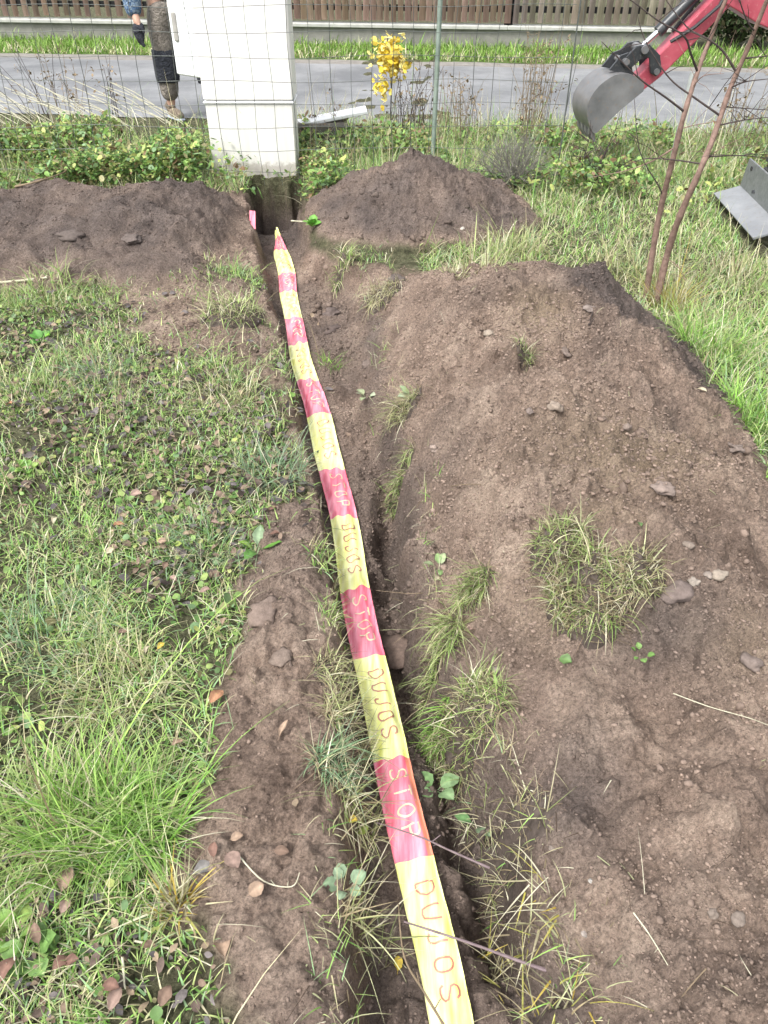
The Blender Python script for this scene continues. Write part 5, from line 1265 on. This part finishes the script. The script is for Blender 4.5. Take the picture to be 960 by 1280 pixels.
# ------------------------------------------------------------------ sticks, straws, stones, lumps
def stick(pxs, r, m, label, z=None, cat="stick", group="loose sticks and roots", up=.012, name="stick"):
    pts = [Vector(P(a_, b_, z) if z is not None else hit(a_, b_)) + Vector((0, 0, up if z is None else 0)) for a_, b_ in pxs]
    c = pts[0].copy(); sp = smooth_path([p_ - c for p_ in pts], 5); k = len(sp)
    b = MB(); b.tube(sp, [r * (1 - .55 * i / k) * (1 + .12 * math.sin(i * 2.1)) for i in range(k)], 7)
    for j in range(2):
        i = random.randint(1, k - 2); d = Vector((random.uniform(-1, 1), random.uniform(-1, 1), random.uniform(0, .5))).normalized() * r * random.uniform(3, 9); b.tube([sp[i], sp[i] + d], [r * .5, r * .3], 5)
    o = b.build(name, m, None, True); o.location = c; props(o, label, cat, group); return o
M_TWIG = simple("purple_twig", (.10, .07, .075), (.20, .15, .155), 40, .6, 0, .4, .002, .4)
stick([(735, 1230), (660, 1205), (585, 1178), (505, 1152)], .0042, M_TWIG, "purple-brown stick lying across the tape at the bottom", -.055)
stick([(612, 1085), (560, 1062), (525, 1046), (470, 1028)], .003, M_TWIG, "thin forked twig crossing the lowest red stop section", -.10)
stick([(560, 1290), (530, 1240), (505, 1195), (498, 1130)], .003, M_STALK, "brown stem along the left side of the tape at the bottom", -.08)
stick([(75, 172 + 5), (55, 222), (95, 205), (140, 195)], .006, M_STALK, "grey branch lying in the weeds at the left above the spoil heap")
stick([(20, 236), (60, 226), (100, 210)], .007, M_STALK, "thicker grey branch at the left edge above the spoil heap")
stick([(0, 357), (25, 354), (60, 350)], .008, M_STALK_P, "pale bit of wood at the left edge below the spoil heap")
stick([(364, 276), (380, 277), (396, 277)], .005, M_STALK_P, "white straight stick over the dark hole under the cabinet", .0)
stick([(840, 872), (885, 888), (935, 902), (965, 915)], .0014, M_STALK_P, "long pale straw on the bare heap at the right", None, "straw")
stick([(790, 1145), (810, 1175), (832, 1212)], .0016, M_STALK_P, "grey-green straw on the bare soil at the bottom right", None, "straw")
stick([(880, 1215), (862, 1235), (850, 1250)], .0015, M_STALK, "short brown straw at the bottom right", None, "straw")
stick([(300, 1075), (330, 1105), (365, 1112), (375, 1095)], .0018, M_STALK_P, "bent pale straw on the soil strip beside a tan leaf", None, "straw")
stick([(170, 1180), (225, 1193), (267, 1212)], .0022, M_STALK_P, "long pale straw pointing at the large tan leaf", None, "straw")
stick([(88, 1040), (92, 1075), (98, 1105)], .0022, M_STALK_P, "upright pale stem in the lower left grass", None, "straw", up=.03)
stick([(157, 1205), (159, 1225), (160, 1242)], .003, M_STALK_P, "short pale stub near the bottom left", None, "straw", up=.03)
stick([(600, 610), (570, 612), (535, 622), (520, 640)], .0016, M_STALK, "thin root across the lower edge of the big heap", None, "root")
stick([(560, 735), (520, 742), (470, 738)], .0014, M_STALK, "thin root crossing the trench below the first stop word", -.08, "root")
stick([(740, 395), (735, 410), (742, 402)], .003, M_STALK_D, "dark curved rootlet on the top of the big heap", None, "root")
def stone(px, py, r, col, label, flat=.65, name="stone", cat="stone", group="stones on the spoil", m=None):
    import bmesh
    q = hit(px, py); bm = bmesh.new(); bmesh.ops.create_icosphere(bm, subdivisions=3, radius=1)
    sd_ = random.random() * 100; sx, sy = random.uniform(.85, 1.25), random.uniform(.75, 1.0)
    for v in bm.verts:
        d = v.co.copy(); ax = 1.0 if flat < .55 else .55
        k = 1 + 1.1 * ax * (float(vnoise(np.array(d.x * 1.3 + sd_), np.array(d.y * 1.3 + d.z * 1.7), 3)) - .5) + .55 * ax * (float(vnoise(np.array(d.x * 4 + sd_), np.array(d.y * 4 - d.z * 3), 4)) - .5)
        v.co = Vector((d.x * sx, d.y * sy, d.z * flat)) * k * r
    me = bpy.data.meshes.new(name); bm.to_mesh(me); bm.free(); me.materials.append(m or M_CLOD)
    a_ = me.attributes.new("Col", 'FLOAT_COLOR', 'POINT'); a_.data.foreach_set("color", np.tile(np.array([*col, 1], np.float32), len(me.vertices)))
    me.polygons.foreach_set("use_smooth", [True] * len(me.polygons))
    o = link(name, me); o.location = (q[0], q[1], q[2] + r * (.18 if flat > .55 else .04)); o.rotation_euler = (0, 0, random.random() * 6); props(o, label, cat, group)
GS = (.26, .21, .17)
for a_ in [(612, 445 - 26, .026, (.30, .25, .20), "flat pale stone at the upper end of the big heap"), (694, 510, .028, GS, "angular brown stone on the middle of the big heap"),
           (662, 516, .018, (.20, .16, .14), "smaller stone left of the angular one"), (783, 538, .02, (.24, .19, .16), "smooth stone below a light scrape on the big heap"), (866, 730, .022, (.30, .26, .22), "pale rounded stone right of the largest turf clod"),
           (898, 722, .026, (.32, .27, .22), "biggest pale stone at the right of the heap"), (845, 690 + 55, .045, (.17, .135, .12), "large earthy boulder beside the largest turf clod"), (936, 832, .032, (.20, .16, .14), "flat stone at the right edge below the pale stones"),
           (885, 720, .016, (.26, .22, .19), "small stone between two pale stones"), (738, 1103, .007, (.36, .34, .31), "small white pebble on the dark soil patch"), (730, 1168, .008, (.32, .28, .25), "second white pebble, lower down the dark patch"),
           (890, 1143, .014, (.22, .18, .15), "small brown stone at the bottom right"), (922, 1150, .018, (.20, .165, .14), "earthy stone at the right edge near the bottom"), (578, 287, .022, (.42, .38, .33), "small pale stone at the foot of the conical heap"),
           (860, 770 - 88, .018, (.22, .18, .15), "stone above the earthy boulder"), (620, 838, .013, (.28, .24, .20), "small stone under the narrow end of the largest clod"), (690, 1062, .012, (.24, .20, .17), "pebble on the heap edge above the dark patch")]:
    a_ = (a_[0], a_[1], a_[2] * .8, tuple(c * .88 for c in a_[3]), a_[4]); stone(*a_)
CL = dict(name="soil_clod", cat="clod", group="big clods of soil", m=None)
for a_ in [(87, 294, .06, (.11, .09, .08), "dark overhanging clod on the left spoil heap"), (165, 300, .05, (.12, .098, .088), "rounded clod in the middle of the left spoil heap"), (420, 412, .05, (.10, .078, .07), "flat dark clod on the trench floor beside the tape"), (415, 392, .05, (.12, .095, .085), "paler clod above the flat dark one on the trench floor"),
           (330, 765, .045, (.19, .145, .12), "broad flat clod on the upper soil strip"), (355, 825, .03, (.18, .14, .115), "clod in the middle of the soil strip"), (505, 815, .055, (.15, .11, .09), "square-edged clod leaning in the trench right of the tape"), (570, 205, .05, (.03, .026, .026), "black clod on the top right of the conical heap"),
           (495, 352, .05, (.11, .09, .08), "clod at the slump between trench and big heap"), (460, 480 - 25, .035, (.14, .11, .095), "small clod sliding into the trench below the slump"), (920, 560, .03, (.18, .145, .125), "clod near the right toe of the big heap"), (830, 980 - 370, .03, (.22, .175, .15), "clod in the middle right of the big heap"), (735, 385, .022, (.20, .165, .145), "dark clod at the crest of the big heap"),
           (705, 440, .026, (.17, .135, .115), "clod below the crest of the big heap"), (545, 560, .024, (.24, .19, .16), "clod at the left lower edge of the big heap")]:
    stone(*a_, flat=.36, **CL)
